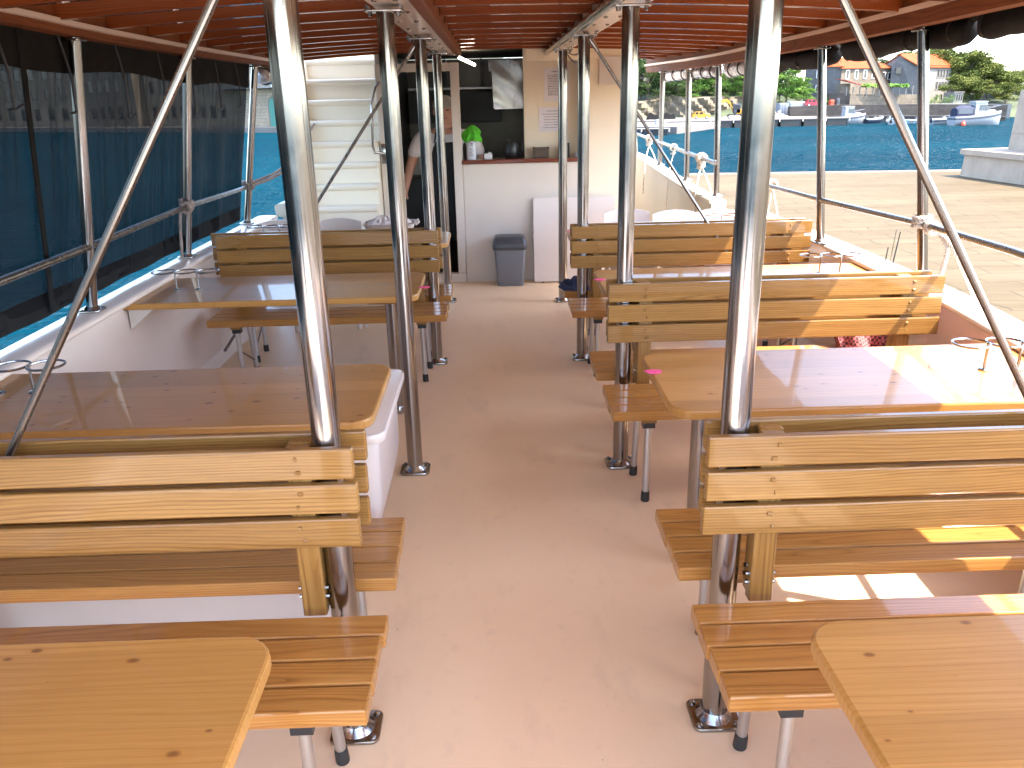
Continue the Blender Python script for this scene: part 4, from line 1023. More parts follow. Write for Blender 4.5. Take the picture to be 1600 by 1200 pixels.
# crumpled bag in a basket
rnd = random.Random(9); c = Vector((-0.75, 6.12, 0.5)); bk = thing('basket', 'white plastic basket with crumpled cloths showing over its rim, behind the far left bench back', 'basket', (-0.75, 5.92, 0.7205))
x, y, z = -0.735, 5.86, 0.7205
mb = MB(); mb.loft([[(x+a, y+b, z+h) for a, b in rrect(-w_, w_, -d_, d_, 0.05)] for (w_, d_, h) in ((0.14,0.10,0),(0.175,0.125,0.10),(0.185,0.13,0.103),(0.172,0.122,0.102),(0.14,0.10,0.01))]); mb.build('tub', M['chair'], bk, smooth=50)
mb = MB(); mb.tube([(x+0.175,y,z+0.09),(x+0.20,y,z+0.12),(x+0.205,y,z+0.10),(x+0.18,y,z+0.08)], 0.007, 6); mb.build('handle', M['chair'], bk)
mb = MB(); rings = []
for i in range(9):
    u = i/8; rr = 0.155*math.cos(u*math.pi/2)+0.004
    rings.append([(x-0.02+rr*math.cos(2*math.pi*j/40)*(1+0.18*math.sin(5*2*math.pi*j/40+u*4)), y+0.7*rr*math.sin(2*math.pi*j/40), z+0.075+0.06*math.sin(u*math.pi/2)+0.02*rnd.uniform(-1, 1)) for j in range(40)])
mb.loft(rings); tag(mb.build('cloths', M['tee'], smooth=30), 'crumpled pale cloths heaped in the white basket', 'cloth')

# jacket, checked cloth, rods
def crumple(name, mat, x0, x1, y0, y1, z0, h, seed, label, cat):
    rnd = random.Random(seed); n, m = 22, 14; top = []; mb = MB()
    ph = [rnd.uniform(0, 6) for _ in range(6)]
    rows = []
    for i in range(n+1):
        row = []
        for j in range(m+1):
            u, v = i/n, j/m; e = min(1, 5*min(u, 1-u))*min(1, 4*min(v, 1-v))
            zz = z0+0.004+h*e*(0.6+0.25*math.sin(7*u+ph[0]+3*v)+0.2*math.sin(11*v+ph[1]+4*u)+0.12*math.sin(19*u-9*v+ph[2]))
            row.append((lerp(x0, x1, u)+0.012*math.sin(9*v+ph[3]), lerp(y0, y1, v)+0.012*math.sin(10*u+ph[4]), zz))
        rows.append(row)
    mb.loft(rows, closed=False, caps=False)
    bt_ = [[(p[0], p[1], z0+0.001) for p in r] for r in rows]; mb.loft(bt_, closed=False, caps=False)
    for r, b in ((rows[0], bt_[0]), (rows[-1], bt_[-1]), ([q[0] for q in rows], [q[0] for q in bt_]), ([q[-1] for q in rows], [q[-1] for q in bt_])): mb.loft([r, b], closed=False, caps=False)
    return tag(mb.build(name, mat, smooth=70), label, cat)
crumple('jacket', M['jacket'], 0.43, 0.62, 5.26, 5.52, 0.431, 0.07, 4, 'dark blue jacket folded on the aisle end of the far right bench', 'jacket')
mb = MB(); rows = []
c0 = at_y(1305, 545, 3.86); c1 = at_y(1386, 545, 3.86)
for i in range(25):
    u = i/24; x = lerp(c0.x, c1.x, u)
    rows.append([(x+0.01*math.sin(20*v), 3.85-0.07*(1-v)+0.02*math.sin(u*13+v*4)+0.05*v, 0.432+0.22*v*(1-0.5*max(0, 0.35-u))) for v in (0, .15, .3, .45, .6, .75, .9, 1)])
back = [[(p[0], p[1]+0.02+0.05*(1-k/7), p[2]) for k, p in enumerate(r)] for r in rows]
mb.loft([r+b[::-1] for r, b in zip(rows, back)])
tag(mb.build('checked_cloth', M['check'], smooth=60), 'red and black checked cloth bundled on the middle right bench seat', 'cloth')
for k_, (pa, pb, lb) in enumerate((((1378, 432), (1388, 386), 'shorter thin black rod by the hull, left of the pair'), ((1390, 432), (1407, 362), 'taller thin black rod by the hull with a slim tip'), ((1386, 432), (1401, 358), 'faint grey rod just behind the taller black rod'))):
    a = at_y(*pa, 4.32); b = at_y(*pb, 4.32); d = (b-a); a2 = a-d*(a.z-0.02)/d.z*1.0
    mb = MB(); mb.tube([a2, a, b], [0.007, 0.005, 0.0028] if k_ != 2 else [0.004, 0.003, 0.002], 8); tag(mb.build('rod', M['black'] if k_ != 2 else M['steel_brace']), lb, 'rod')

# ------------------------------------------------------------------ ropes
def twist(mb, pts, r=0.008, strands=3, pitch=0.05):
    """laid rope along a polyline"""
    P = [Vector(p) for p in pts]; Q = []
    for i in range(len(P)-1):
        n = max(2, int((P[i+1]-P[i]).length/0.008))
        for k in range(n): Q.append(P[i].lerp(P[i+1], k/n))
    Q.append(P[-1]); s = 0
    lines = [[] for _ in range(strands)]; u = (Q[1]-Q[0]).orthogonal().normalized()
    for i, q in enumerate(Q):
        t = (Q[min(i+1, len(Q)-1)]-Q[max(i-1, 0)]).normalized(); u = (u-t*u.dot(t)).normalized(); v = t.cross(u)
        if i: s += (q-Q[i-1]).length
        for k in range(strands):
            a = 2*math.pi*(k/strands+s/pitch); lines[k].append(q+(u*math.cos(a)+v*math.sin(a))*r*0.55)
    for l in lines: mb.tube(l, r*0.6, 6)
def curve(pts, n=8):
    """Catmull-Rom through the points"""
    P = [Vector(p) for p in pts]; P = [P[0]*2-P[1]]+P+[P[-1]*2-P[-2]]; out = []
    for i in range(1, len(P)-2):
        for k in range(n):
            t = k/n; a, b, c, d = P[i-1:i+3]
            out.append(0.5*((2*b)+(c-a)*t+(2*a-5*b+4*c-d)*t*t+(3*b-a-3*c+d)*t**3))
    out.append(P[-2]); return out
def coil(mb, c, R, axis, turns, pitch, r):
    ax = Vector(axis).normalized(); u = ax.orthogonal().normalized(); v = ax.cross(u); pts = []
    n = int(turns*16)
    for i in range(n+1):
        a = 2*math.pi*i/16; pts.append(Vector(c)+(u*math.cos(a)+v*math.sin(a))*R+ax*(pitch*(i/16-turns/2)))
    twist(mb, pts, r)
rj = at_y(1440, 350, r0.y)
mb = MB(); coil(mb, (rj.x, rj.y, rj.z+0.012), 0.037, (0.05, 0, 1), 3.2, 0.019, 0.010)
coil(mb, (rj.x+0.0, rj.y-0.10, rj.z-0.004), 0.027, (0, 1, 0), 2.2, 0.018, 0.010)
p = Vector((rj.x+0.03, rj.y-0.12, rj.z-0.03))
twist(mb, curve([p, p+Vector((0.02, -0.05, -0.07)), p+Vector((0.015, -0.02, -0.25)), p+Vector((0.02, 0.0, -0.42))]), 0.010)
twist(mb, curve([p, p+Vector((0.03, -0.07, -0.05)), p+Vector((0.12, -0.16, -0.27)), p+Vector((0.2, -0.22, -0.5)), p+Vector((0.24,-0.25,-0.9))]), 0.010)
tag(mb.build('mooring_rope', M['rope'], smooth=60), 'white twisted rope coiled round the nearest right stanchion, its end hanging outside the hull', 'rope')
for k_, (px, py, t_, lb) in enumerate(((1014, 218, 0.25, 'white rope knotted on the forward rail nearest the galley'), (1055, 236, 0.6, 'thin rope with frayed end tied to the middle of the forward rail'), (1097, 250, 0.88, 'thick white rope knot on the forward rail with two tails over the bulwark'))):
    seg = [Vector(q) for q in fr]; j = {0: (2, 3, 0.4), 1: (1, 2, 0.45), 2: (0, 1, 0.45)}[k_]; c = seg[j[0]].lerp(seg[j[1]], j[2]); dr = (seg[j[1]]-seg[j[0]]).normalized()
    mb = MB(); rr = (0.013, 0.008, 0.017)[k_]
    coil(mb, c, 0.03, dr, (2.5, 1.6, 2.8)[k_], 0.022, rr); coil(mb, c-Vector((0.0, 0, 0.055)), 0.022, (0, 0, 1), (1.5, 0.8, 2.5)[k_], 0.024, rr*0.9)
    b = c-Vector((0, 0, 0.07))
    twist(mb, curve([b, b+Vector((-0.04, -0.06, -0.12)), b+Vector((-0.07, -0.14, -0.28)), b+Vector((-0.085, -0.17, -0.5))]), rr*0.55)
    if k_ != 1: twist(mb, curve([b, b+Vector((0.06, 0.0, -0.12)), b+Vector((0.13, 0.0, -0.30))]), rr*0.55)
    tag(mb.build('mooring_rope', M['rope'], smooth=60), lb, 'rope')
mb = MB(); c = at_y(1206, 288, 6.0); coil(mb, c, 0.028, (0, 1, 0), 3, 0.02, 0.010); 
twist(mb, curve([c, c+Vector((0.02, -0.02, -0.1)), c+Vector((0.05, -0.1, -0.3)), c+Vector((0.09, -0.15, -0.5))]), 0.008); twist(mb, curve([c, c+Vector((0, 0.03, -0.15)), c+Vector((-0.01, 0.05, -0.28))]), 0.008)
tag(mb.build('mooring_rope', M['rope'], smooth=60), 'white rope tied to the right rail just beyond the thick right post', 'rope')
c = Vector((-1.85, 5.06, 1.075)); mb = MB(); coil(mb, c, 0.034, (0, 0, 1), 2.6, 0.022, 0.010); coil(mb, c+Vector((0.03, -0.09, -0.01)), 0.027, (0, 1, 0), 2.2, 0.02, 0.010)
twist(mb, curve([c+Vector((-0.02, -0.04, 0)), c+Vector((-0.035, -0.06, -0.12)), c+Vector((-0.05, -0.07, -0.31))]), 0.009)
tag(mb.build('rope', M['rope_grey'], smooth=60), 'weathered brown rope wound where the rail meets the second left stanchion, tail hanging down', 'rope')
c = Vector((-1.885, 6.484, 1.045)); mb = MB(); coil(mb, c, 0.034, (0, 0, 1), 2.4, 0.022, 0.010); coil(mb, c+Vector((0.03, 0.0, 0.0)), 0.026, (1, 0, 0.3), 1.6, 0.02, 0.010)
twist(mb, curve([c+Vector((0.04, 0, 0)), c+Vector((0.14, 0.1, 0.03)), c+Vector((0.23, 0.2, 0.075))]), 0.011)
twist(mb, curve([c+Vector((0.04, 0, 0.02)), c+Vector((0.15, 0.35, 0.07)), c+Vector((0.24, 0.7, 0.19)), c+Vector((0.32, 1.2, 0.42))]), 0.010)
tag(mb.build('rope', M['rope_grey'], smooth=60), 'rope tied at the third left stanchion, running up and forward over the water', 'rope')

# ------------------------------------------------------------------ the person in the doorway
def skin_mesh(name, joints, edges, mat, parent, levels=2):
    me = D.meshes.new(name); me.from_pydata([j[0] for j in joints], edges, []); o = D.objects.new(name, me); COL.objects.link(o)
    m = o.modifiers.new('s', 'SKIN'); m.use_smooth_shade = True
    for i, j in enumerate(joints):
        sv = me.skin_vertices[0].data[i]; r = j[1]; sv.radius = r if isinstance(r, tuple) else (r, r); sv.use_root = (i == 0)
    s = o.modifiers.new('b', 'SUBSURF'); s.levels = levels; s.render_levels = levels
    dg = bpy.context.evaluated_depsgraph_get(); ev = o.evaluated_get(dg); nm = D.meshes.new_from_object(ev)
    D.objects.remove(o); nm.materials.clear(); nm.materials.append(mat); nm.name = name
    nm.polygons.foreach_set('use_smooth', [True]*len(nm.polygons))
    o2 = D.objects.new(name, nm); COL.objects.link(o2); o2.parent = parent; return o2
PY = 7.95; pc = at_y(694, 170, PY); px_ = pc.x
pr = thing('person', 'person in a white T-shirt and long black apron standing inside the dark galley doorway', 'person', (px_, PY, 0.022))
J = []; E_ = []
def jn(x, y, z, r, par=None):
    J.append(((x, y, z), r)); 
    if par is not None: E_.append((par, len(J)-1))
    return len(J)-1
pel = jn(0, 0, 0.93, (0.135, 0.10)); wai = jn(0, 0, 1.08, (0.13, 0.095), pel); ch = jn(0, 0, 1.28, (0.155, 0.105), wai); up = jn(0, 0.005, 1.39, (0.11, 0.075), ch)
nk = jn(0, -0.005, 1.48, (0.052, 0.052), up); hd0 = jn(0, -0.02, 1.55, (0.066, 0.075), nk); hd1 = jn(0, -0.025, 1.63, (0.074, 0.092), hd0); hd2 = jn(0, -0.012, 1.705, (0.058, 0.072), hd1)
for s_ in (-1, 1):
    hp_ = jn(s_*0.085, 0, 0.86, 0.088, pel); kn = jn(s_*0.10, -0.01, 0.48, 0.056, hp_); an = jn(s_*0.11, 0.02, 0.09, 0.038, kn); ft = jn(s_*0.12, -0.09, 0.04, (0.04, 0.032), an); jn(s_*0.125, -0.16, 0.03, (0.035, 0.022), ft)
    sh = jn(s_*0.19, 0.005, 1.385, 0.058, up)
    if s_ < 0: el = jn(-0.285, 0.02, 1.12, 0.043, sh); wr = jn(-0.335, -0.05, 0.88, 0.028, el); pm = jn(-0.345, -0.07, 0.82, (0.036, 0.018), wr); tips = [(-0.012, -0.02, -0.10), (-0.02, -0.006, -0.105), (-0.015, 0.008, -0.098), (-0.008, 0.02, -0.08)]; th = (0.028, -0.03, -0.035)
    else: el = jn(0.275, 0.03, 1.13, 0.043, sh); wr = jn(0.235, -0.10, 0.92, 0.028, el); pm = jn(0.215, -0.14, 0.87, (0.036, 0.018), wr); tips = [(-0.03, -0.03, -0.09), (-0.02, -0.015, -0.10), (-0.012, 0.0, -0.095), (0.0, 0.015, -0.078)]; th = (-0.04, -0.02, -0.02)
    for (a, b, c_) in tips:
        q = J[pm][0]; f1 = jn(q[0]+a*0.4, q[1]+b*0.9, q[2]+c_*0.45, 0.0095, pm); jn(q[0]+a*1.0, q[1]+b*1.0-0.012, q[2]+c_, 0.008, f1)
    q = J[pm][0]; f1 = jn(q[0]+th[0]*0.6, q[1]+th[1]*0.7, q[2]+th[2]*0.4+0.02, 0.011, pm); jn(q[0]+th[0], q[1]+th[1], q[2]+th[2], 0.009, f1)
skin_mesh('body', J, E_, M['skin'], pr)
def ell(mb, c, r, n=14, m=8):
    rings = []
    for i in range(m+1):
        a = -math.pi/2+math.pi*i/m; rings.append([(c[0]+r[0]*math.cos(a)*math.cos(2*math.pi*j/n), c[1]+r[1]*math.cos(a)*math.sin(2*math.pi*j/n), c[2]+r[2]*math.sin(a)) for j in range(n)])
    mb.loft(rings)
def lp(name, mat, mb):
    mb.v = [v+Vector((px_, PY, 0.022)) for v in mb.v]; return mb.build(name, mat, pr, smooth=80)
mb = MB(); rings = []
for i in range(9):
    a = i/8*math.pi*0.56; rings.append([(0.088*math.sin(a)*math.cos(t), -0.012+0.105*math.sin(a)*math.sin(t)+0.014, 1.672+0.094*math.cos(a)+0.006*math.sin(9*t+i)-(0.0 if math.sin(t) < 0.1 else 0.05*(a/1.7)*math.sin(t))) for t in [2*math.pi*j/26 for j in range(26)]])
mb.loft(rings); lp('hair', M['hair'], mb)
mb = MB(); ell(mb, (0, -0.118, 1.600), (0.013, 0.018, 0.026)); lp('nose', M['skin'], mb)
for s_ in (-1, 1):
    mb = MB(); ell(mb, (s_*0.079, -0.01, 1.615), (0.01, 0.02, 0.032)); lp('ear', M['skin'], mb)
    mb = MB(); ell(mb, (s_*0.03, -0.106, 1.63), (0.012, 0.007, 0.006)); lp('eye', M['black'], mb)
mb = MB(); ell(mb, (0, -0.106, 1.553), (0.024, 0.008, 0.005)); lp('mouth', M['red'], mb)
mb = MB(); T_ = []
J = []; E_ = []
a0 = jn(0, 0, 0.98, (0.155, 0.118)); a1 = jn(0, 0, 1.10, (0.15, 0.112), a0); a2 = jn(0, 0, 1.28, (0.172, 0.122), a1); a3 = jn(0, 0.005, 1.395, (0.12, 0.085), a2); jn(0, 0, 1.44, (0.075, 0.066), a3)
for s_ in (-1, 1):
    b_ = jn(s_*0.19, 0.005, 1.388, 0.076, a3); jn(s_*0.268, 0.018, 1.17, 0.064, b_)
skin_mesh('t_shirt', J, E_, M['tee'], pr)
mb = MB(); rows = []
for (z, w_, f_) in ((1.33, 0.085, 0.132), (1.22, 0.11, 0.142), (1.10, 0.165, 0.142), (0.95, 0.185, 0.145), (0.75, 0.19, 0.15), (0.5, 0.185, 0.145), (0.42, 0.18, 0.14)):
    rows.append([(w_*u, -f_*(1-0.45*u*u)-0.003, z) for u in (-1, -.75, -.5, -.25, 0, .25, .5, .75, 1)])
bk_ = [[(p[0], p[1]+0.008, p[2]) for p in r] for r in rows]
mb.loft([r+b[::-1] for r, b in zip(rows, bk_)]); lp('apron', M['apron'], mb)
for s_ in (-1, 1):
    mb = MB(); mb.tube([(s_*0.08, -0.133, 1.325), (s_*0.072, -0.108, 1.40), (s_*0.06, -0.06, 1.465)], 0.007, 6); lp('apron_strap', M['apron'], mb)
    mb = MB(); mb.loft([[(s_*0.12+a*w_, -0.06+b*l_, z) for a, b in [(math.cos(2*math.pi*i/16), math.sin(2*math.pi*i/16)) for i in range(16)]] for (w_, l_, z) in ((0.045,0.125,0.0),(0.048,0.128,0.02),(0.045,0.12,0.05),(0.035,0.07,0.075))]); lp('shoe', M['black'], mb)

pr.scale = (1.18, 1.1, 0.93)

# cables and a wall plate by the right posts
a = at_y(937, 88, 7.55); b = at_y(990, 131, 7.55)
mb = MB(); mb.plank(a.x, b.x, 7.575, 7.5975, b.z, a.z, 0.004); mb.build('wall_plate', M['panel'], gh)
for k_, (dz, lb) in enumerate(((0.045, 'upper thin black cable sagging between the last two right posts'), (0.085, 'lower thin dark cable sagging between the last two right posts'))):
    p0 = Vector((0.60, 6.75, 1.955-0.012*k_)); p1 = Vector((0.60, 5.2, 1.945-0.012*k_))
    mb = MB(); mb.tube([p0.lerp(p1, i/10)-Vector((0, 0, dz*math.sin(math.pi*i/10))) for i in range(11)], 0.0045, 6); tag(mb.build('cable', M['black'], smooth=60), lb, 'cable')

# ------------------------------------------------------------------ far shore, starboard side
def P(px, py, Y): return at_y(px, py, Y)
AZ = P(1150, 186.5, 114).z                        # top of the far quay
mb = MB()
fa = [(P(900, 190, 118).x, 118), (P(1215, 190, 114).x, 114), (P(1330, 190, 118).x, 121), (P(1330, 190, 118).x+6, 150), (P(900, 190, 118).x, 150)]
mb.prism(fa, WZ-1, AZ); struct(mb.build('far_quay', M['apron_c'], smooth=0))
def terr(x, y):
    h = AZ+0.02
    d = y-(131-0.04*(x-30))
    if d > 0: h += min(d*0.2, 3.5)*(0.75+0.35*math.sin(x*0.09+1.0))
    return h+0.3*math.sin(x*0.5)*math.cos(y*0.43)
# headland under houses and pines
mb = MB(); rows = []
for i in range(41):
    x = lerp(8, 150, i/40); row = []
    for j in range(26):
        y = lerp(122, 260, j/25); fall = max(0.0, 1-max(0, x-105)/40.0)
        z = WZ-1.0+(terr(x, y)-WZ+1.0)*min(1, fall)
        if j == 0: z = WZ-1.5
        row.append((x, y, z))
    rows.append(row)
mb.loft(rows, closed=False, caps=False); struct(mb.build('headland', M['hill'], smooth=80))
# limestone cliff behind the quay
mb = MB(); rnd = random.Random(2); rows = []
tops = [(940,162),(985,160),(1010,158),(1040,151),(1060,149),(1080,155),(1110,152),(1160,151),(1200,158),(1240,164)]
for i in range(70):
    px = lerp(900, 1240, i/69); tp = interp([(a, b) for a, b in tops], px); Yc = 128+1.2*math.sin(px*0.05); a = P(px, 184, Yc); b = P(px, tp, Yc); row = []
    for k in range(12):
        u = k/11; q = a.lerp(b, u); row.append((q.x, q.y+0.35*math.sin(px*0.31+u*9)+0.9*u+0.22*rnd.uniform(-1, 1), lerp(AZ-0.2, b.z, u)))
    row.append((b.x, b.y+6, b.z+0.1)); rows.append(row)
mb.loft(rows, closed=False, caps=False); struct(mb.build('cliff', M['rock'], smooth=30))
# long dark sea wall
def wallseg(pts, z0, z1s, th, name, mat, label, cat, par=None):
    mb = MB(); rings = []
    for (x, y), z1 in zip(pts, z1s): rings.append([(x, y, z0), (x, y, z1), (x+0.05, y+th, z1), (x+0.05, y+th, z0)])
    mb.loft(rings); o = mb.build(name, mat, par, smooth=0, uv=walluv)
    if label: tag(o, label, cat)
    return o
sw = [P(1235, 170, 121), P(1310, 164, 119), P(1400, 163, 117), P(1500, 163, 115), P(1575, 164, 113)]
wallseg([(p.x, p.y) for p in sw], WZ-1, [P(1235,166.5,121).z]+[p.z for p in sw[1:]], 1.2, 'sea_wall', M['stone_wall'], 'long dark stone sea wall behind the row of moored boats', 'wall')
mb = MB(); mb.loft([[(p.x, p.y-0.25, p.z-1.55+a), (p.x, p.y-0.25, p.z-1.42+a), (p.x, p.y-0.02, p.z-1.42+a), (p.x, p.y-0.02, p.z-1.55+a)] for p in sw for a in (0,)]); tag(mb.build('fender_rail', M['apron_c'], smooth=0), 'pale ledge running low along the dark sea wall', 'ledge')
# pontoons
def pontoon(px0, px1, Y0, Y1, label, z1=None):
    a = P(px0, 198, Y0); b = P(px1, 198, Y1); t = thing('pontoon', label, 'pontoon', (a.x, a.y, WZ), 'floating pontoons'); z1 = z1 or AZ-0.02
    mb = MB(); mb.prism([(a.x, a.y), (b.x, b.y), (b.x+0.3, b.y+2.2), (a.x+0.3, a.y+2.2)], z1-0.10, z1); mb.build('deck', M['apron_c'], t, smooth=0)
    mb = MB(); n = int(abs(b.x-a.x)/3.2)+1
    for i in range(n):
        p = a.lerp(b, (i+0.06)/n); q = a.lerp(b, (i+0.94)/n); mb.prism([(p.x, p.y+0.05), (q.x, q.y+0.05), (q.x+0.2, q.y+2), (p.x+0.2, p.y+2)], WZ-0.4, z1-0.101)
    mb.build('float', M['pontoon'], t, smooth=0)
    mb = MB()
    for i in range(n+1):
        p = a.lerp(b, min(1, i/n)); mb.box(p.x-0.05, p.x+0.05, p.y-0.08, p.y+0.02, z1-0.35, z1+0.06)
    mb.build('fender_post', M['white'], t, smooth=0)
pontoon(1038, 1326, 112.6, 111.0, 'long dark pontoon across the water behind the right stanchions')
pontoon(960, 1046, 98, 96, 'nearer short pontoon beside the galley wall across the water', WZ+0.75)

# boats
def boat(px, wl, L, head, label, kind='open', hull='boat_white', beam=None, Y=None):
    c = at_z(px, wl, WZ) if Y is None else Vector((P(px, wl, Y).x, Y, WZ)); beam = beam or L*0.34; f = L*0.16
    t = thing('boat', label, 'boat', (c.x, c.y, WZ), 'boats moored along the far quay')
    ch, sh = math.cos(head), math.sin(head)
    def W(x, y, z): return (c.x+x*ch-y*sh, c.y+x*sh+y*ch, WZ+z)
    mb = MB(); rings = []
    for i in range(11):
        u = i/10; x = -L/2+L*u; w_ = beam/2*(1-max(0, (u-0.45)/0.55)**2.2*0.97)*(0.9+0.1*min(1, u*4)); zt = f*(1+0.55*u*u); wb = w_*0.72*(1-0.5*u**3)
        rings.append([W(x, -w_, zt), W(x, -w_*0.97, zt*0.55), W(x*0.985, -wb, 0.02), W(x*0.97, 0, -0.25), W(x*0.985, wb, 0.02), W(x, w_*0.97, zt*0.55), W(x, w_, zt), W(x, w_*0.7, zt+0.05), W(x, -w_*0.7, zt+0.05)])
    mb.loft(rings); mb.build('hull', M[hull], t, smooth=50)
    mb = MB(); rings = []
    for i in range(11):
        u = i/10; x = -L/2+L*u; w_ = (beam/2*(1-max(0, (u-0.45)/0.55)**2.2*0.97)*(0.9+0.1*min(1, u*4)))+0.02; zt = f*(1+0.55*u*u)
        rings.append([W(x, -w_, zt*0.86), W(x, -w_, zt*0.70), W(x, w_, zt*0.70), W(x, w_, zt*0.86)])
    mb.loft(rings); mb.build('stripe', M['stripe'], t, smooth=50)
    def bx(name, mat, x0, x1, w0, z0, z1, s0=0.0, s1=0.0, tw=0.9):
        m_ = MB(); m_.loft([[W(x0, -w0, z0), W(x1, -w0, z0), W(x1, w0, z0), W(x0, w0, z0)], [W(x0+s0, -w0*tw, z1), W(x1-s1, -w0*tw, z1), W(x1-s1, w0*tw, z1), W(x0+s0, w0*tw, z1)]]); return m_.build(name, mat, t, smooth=0)
    if kind in ('cabin', 'cruiser'):
        cb = bx('cabin', M['boat_white'], -L*0.10, L*0.22, beam*0.34, f*1.05, f*2.6, 0.0, L*0.10)
        bx('windscreen', M['glass_dark'], -L*0.02, L*0.175, beam*0.355, f*1.75, f*2.35, 0.0, L*0.045, 0.94)
        bx('roof', M['boat_white'], -L*0.12, L*0.13, beam*0.34, f*2.6, f*2.75, 0, 0, 0.98)
        bx('foredeck', M['boat_white'], L*0.2, L*0.40, beam*0.24, f*1.3, f*1.75, 0, L*0.08, 0.8)
    if kind == 'cruiser' or kind == 'canopy':
        m_ = MB(); rings = []
        for i in range(5):
            x = lerp(-L*0.46, -L*0.11, i/4); hgt = f*(2.3 if i else 2.05)
            rings.append([W(x, -beam*0.36, f*1.0)] + [W(x, beam*0.36*-math.cos(a), f*1.55+(hgt-f*1.55)*math.sin(a)**0.7) for a in (0.25, 0.8, 1.57, 2.34, 2.89)]+[W(x, beam*0.36, f*1.0)])
        m_.loft(rings); m_.build('canopy', M['boat_navy'], t, smooth=50)
        bx('canopy_window', M['glass_dark'], -L*0.44, -L*0.16, beam*0.372, f*1.35, f*1.9, 0.05, 0.02, 0.93)
    if kind in ('open', 'rib', 'canopy', 'console'):
        m_ = MB(); m_.tube([W(-L*0.5, 0, f*0.4), W(-L*0.52, 0, f*1.2), W(-L*0.5, 0, f*1.7)], [0.09, 0.16, 0.12], 8); m_.build('outboard_motor', M['outboard'], t, smooth=40)
    if kind == 'rib':
        m_ = MB()
        m_.tube([W(-L*0.48, -beam*0.42, f*1.15), W(L*0.2, -beam*0.42, f*1.2), W(L*0.46, 0, f*1.65), W(L*0.2, beam*0.42, f*1.2), W(-L*0.48, beam*0.42, f*1.15)], beam*0.13, 10); m_.build('tube', M['boat_white'], t, smooth=60)
    if kind in ('console', 'rib', 'open'):
        bx('console', M['boat_white'], -L*0.05, L*0.08, beam*0.14, f*1.0, f*(2.6 if kind == 'console' else 1.8), 0.05, 0.1)
        bx('bench_seat', M['boat_navy'], -L*0.28, -L*0.18, beam*0.28, f*1.0, f*1.35)
    m_ = MB()
    for s_ in (-1, 1): m_.tube([W(L*0.12, s_*beam*0.40, f*1.1), W(L*0.12, s_*beam*0.38, f*1.9), W(L*0.42, s_*beam*0.12, f*2.2), W(L*0.47, 0, f*2.2)], 0.025, 6)
    m_.build('bow_rail', M['steel_brace'], t, smooth=50)
    return t
R_ = math.radians
boat(1028, 205, 3.2, R_(8), 'pale blue hulled boat at the short pontoon beside the galley wall', 'cabin', 'boat_blue')
boat(1222, 190, 2.2, R_(200), 'little white open boat at the left end of the moored row', 'open')
boat(1254, 191, 3.8, R_(10), 'white boat under a navy canopy frame behind the long pontoon', 'canopy')
boat(1322, 193.5, 5.2, R_(4), 'white cabin boat with dark hull stripe, passing behind the second right stanchion', 'cabin')
boat(1347, 192.5, 2.6, R_(30), 'small pale boat just right of the white cabin boat', 'open')
boat(1366, 192.5, 2.8, R_(14), 'low dark boat with outboard between the small white ones', 'rib', 'stripe')
boat(1389, 194, 2.4, R_(75), 'white console boat pointing towards the viewer', 'console')
boat(1410, 193.5, 2.9, R_(170), 'blue trimmed open boat left of the nearest right stanchion', 'open', 'boat_blue')
boat(1432, 193, 2.7, R_(12), 'small white boat half behind the nearest right stanchion', 'open')
boat(1473, 194.5, 3.3, R_(8), 'grey white inflatable boat just left of the large cabin cruiser', 'rib')
boat(1523, 195.5, 6.3, R_(4), 'large white cruiser with navy canopy and pale wheelhouse, rightmost boat', 'cruiser', beam=2.0)
c = at_z(1501, 196.5, WZ); mb = MB(); mb.lathe([(0.02, -0.2), (0.22, -0.05), (0.27, 0.15), (0.2, 0.4), (0.06, 0.5), (0.04, 0.62)], (c.x, c.y-0.5, WZ), 16); tag(mb.build('buoy', M['orange'], smooth=60), 'orange buoy floating beside the large cruiser', 'buoy')
# vehicles
def car(px0, px1, py, Y, mat, label, head=0.0):
    a = P(px0, py, Y); b = P(px1, py, Y); L = b.x-a.x; cx = (a.x+b.x)/2; z = AZ+0.02; h = L*0.40; w_ = L*0.42
    t = thing('car', label, 'car', (cx, Y, z))
    prof = [(-0.5,0.18),(-0.5,0.52),(-0.44,0.60),(-0.36,0.95),(-0.28,1.0),(0.05,1.0),(0.2,0.66),(0.45,0.58),(0.5,0.48),(0.5,0.18)]
    mb = MB(); mb.prism([(cx+p[0]*L, z+p[1]*h) for p in prof], Y-w_/2, Y+w_/2, 'y'); mb.build('body', mat, t, smooth=25)
    mb = MB()
    for (x0, x1) in ((-0.36, -0.16), (-0.13, 0.10)): mb.prism([(cx+x0*L, z+0.64*h), (cx+x1*L, z+0.64*h), (cx+(x1-0.05)*L, z+0.93*h), (cx+(x0+0.04)*L, z+0.93*h)], Y-w_/2-0.012, Y-w_/2+0.02, 'y')
    mb.build('window', M['glass_dark'], t, smooth=0)
    for x in (-0.3, 0.3):
        mb = MB(); n = 18; r = 0.19*h*1.15
        mb.prism([(cx+x*L+r*math.cos(2*math.pi*i/n), z+r+r*math.sin(2*math.pi*i/n)) for i in range(n)], Y-w_/2-0.02, Y-w_/2+0.2, 'y'); wh = mb.build('wheel', M['tire'], t, smooth=30)
        mb = MB(); r *= 0.55; mb.prism([(cx+x*L+r*math.cos(2*math.pi*i/n), z+r/0.55+r*math.sin(2*math.pi*i/n)) for i in range(n)], Y-w_/2-0.03, Y-w_/2-0.021, 'y'); mb.build('rim', M['alu'], wh, smooth=30)
car(1081, 1108, 186, 119, M['yellow'], 'yellow car parked on the far quay before the cliff')
t0 = P(1258, 166, 124); 
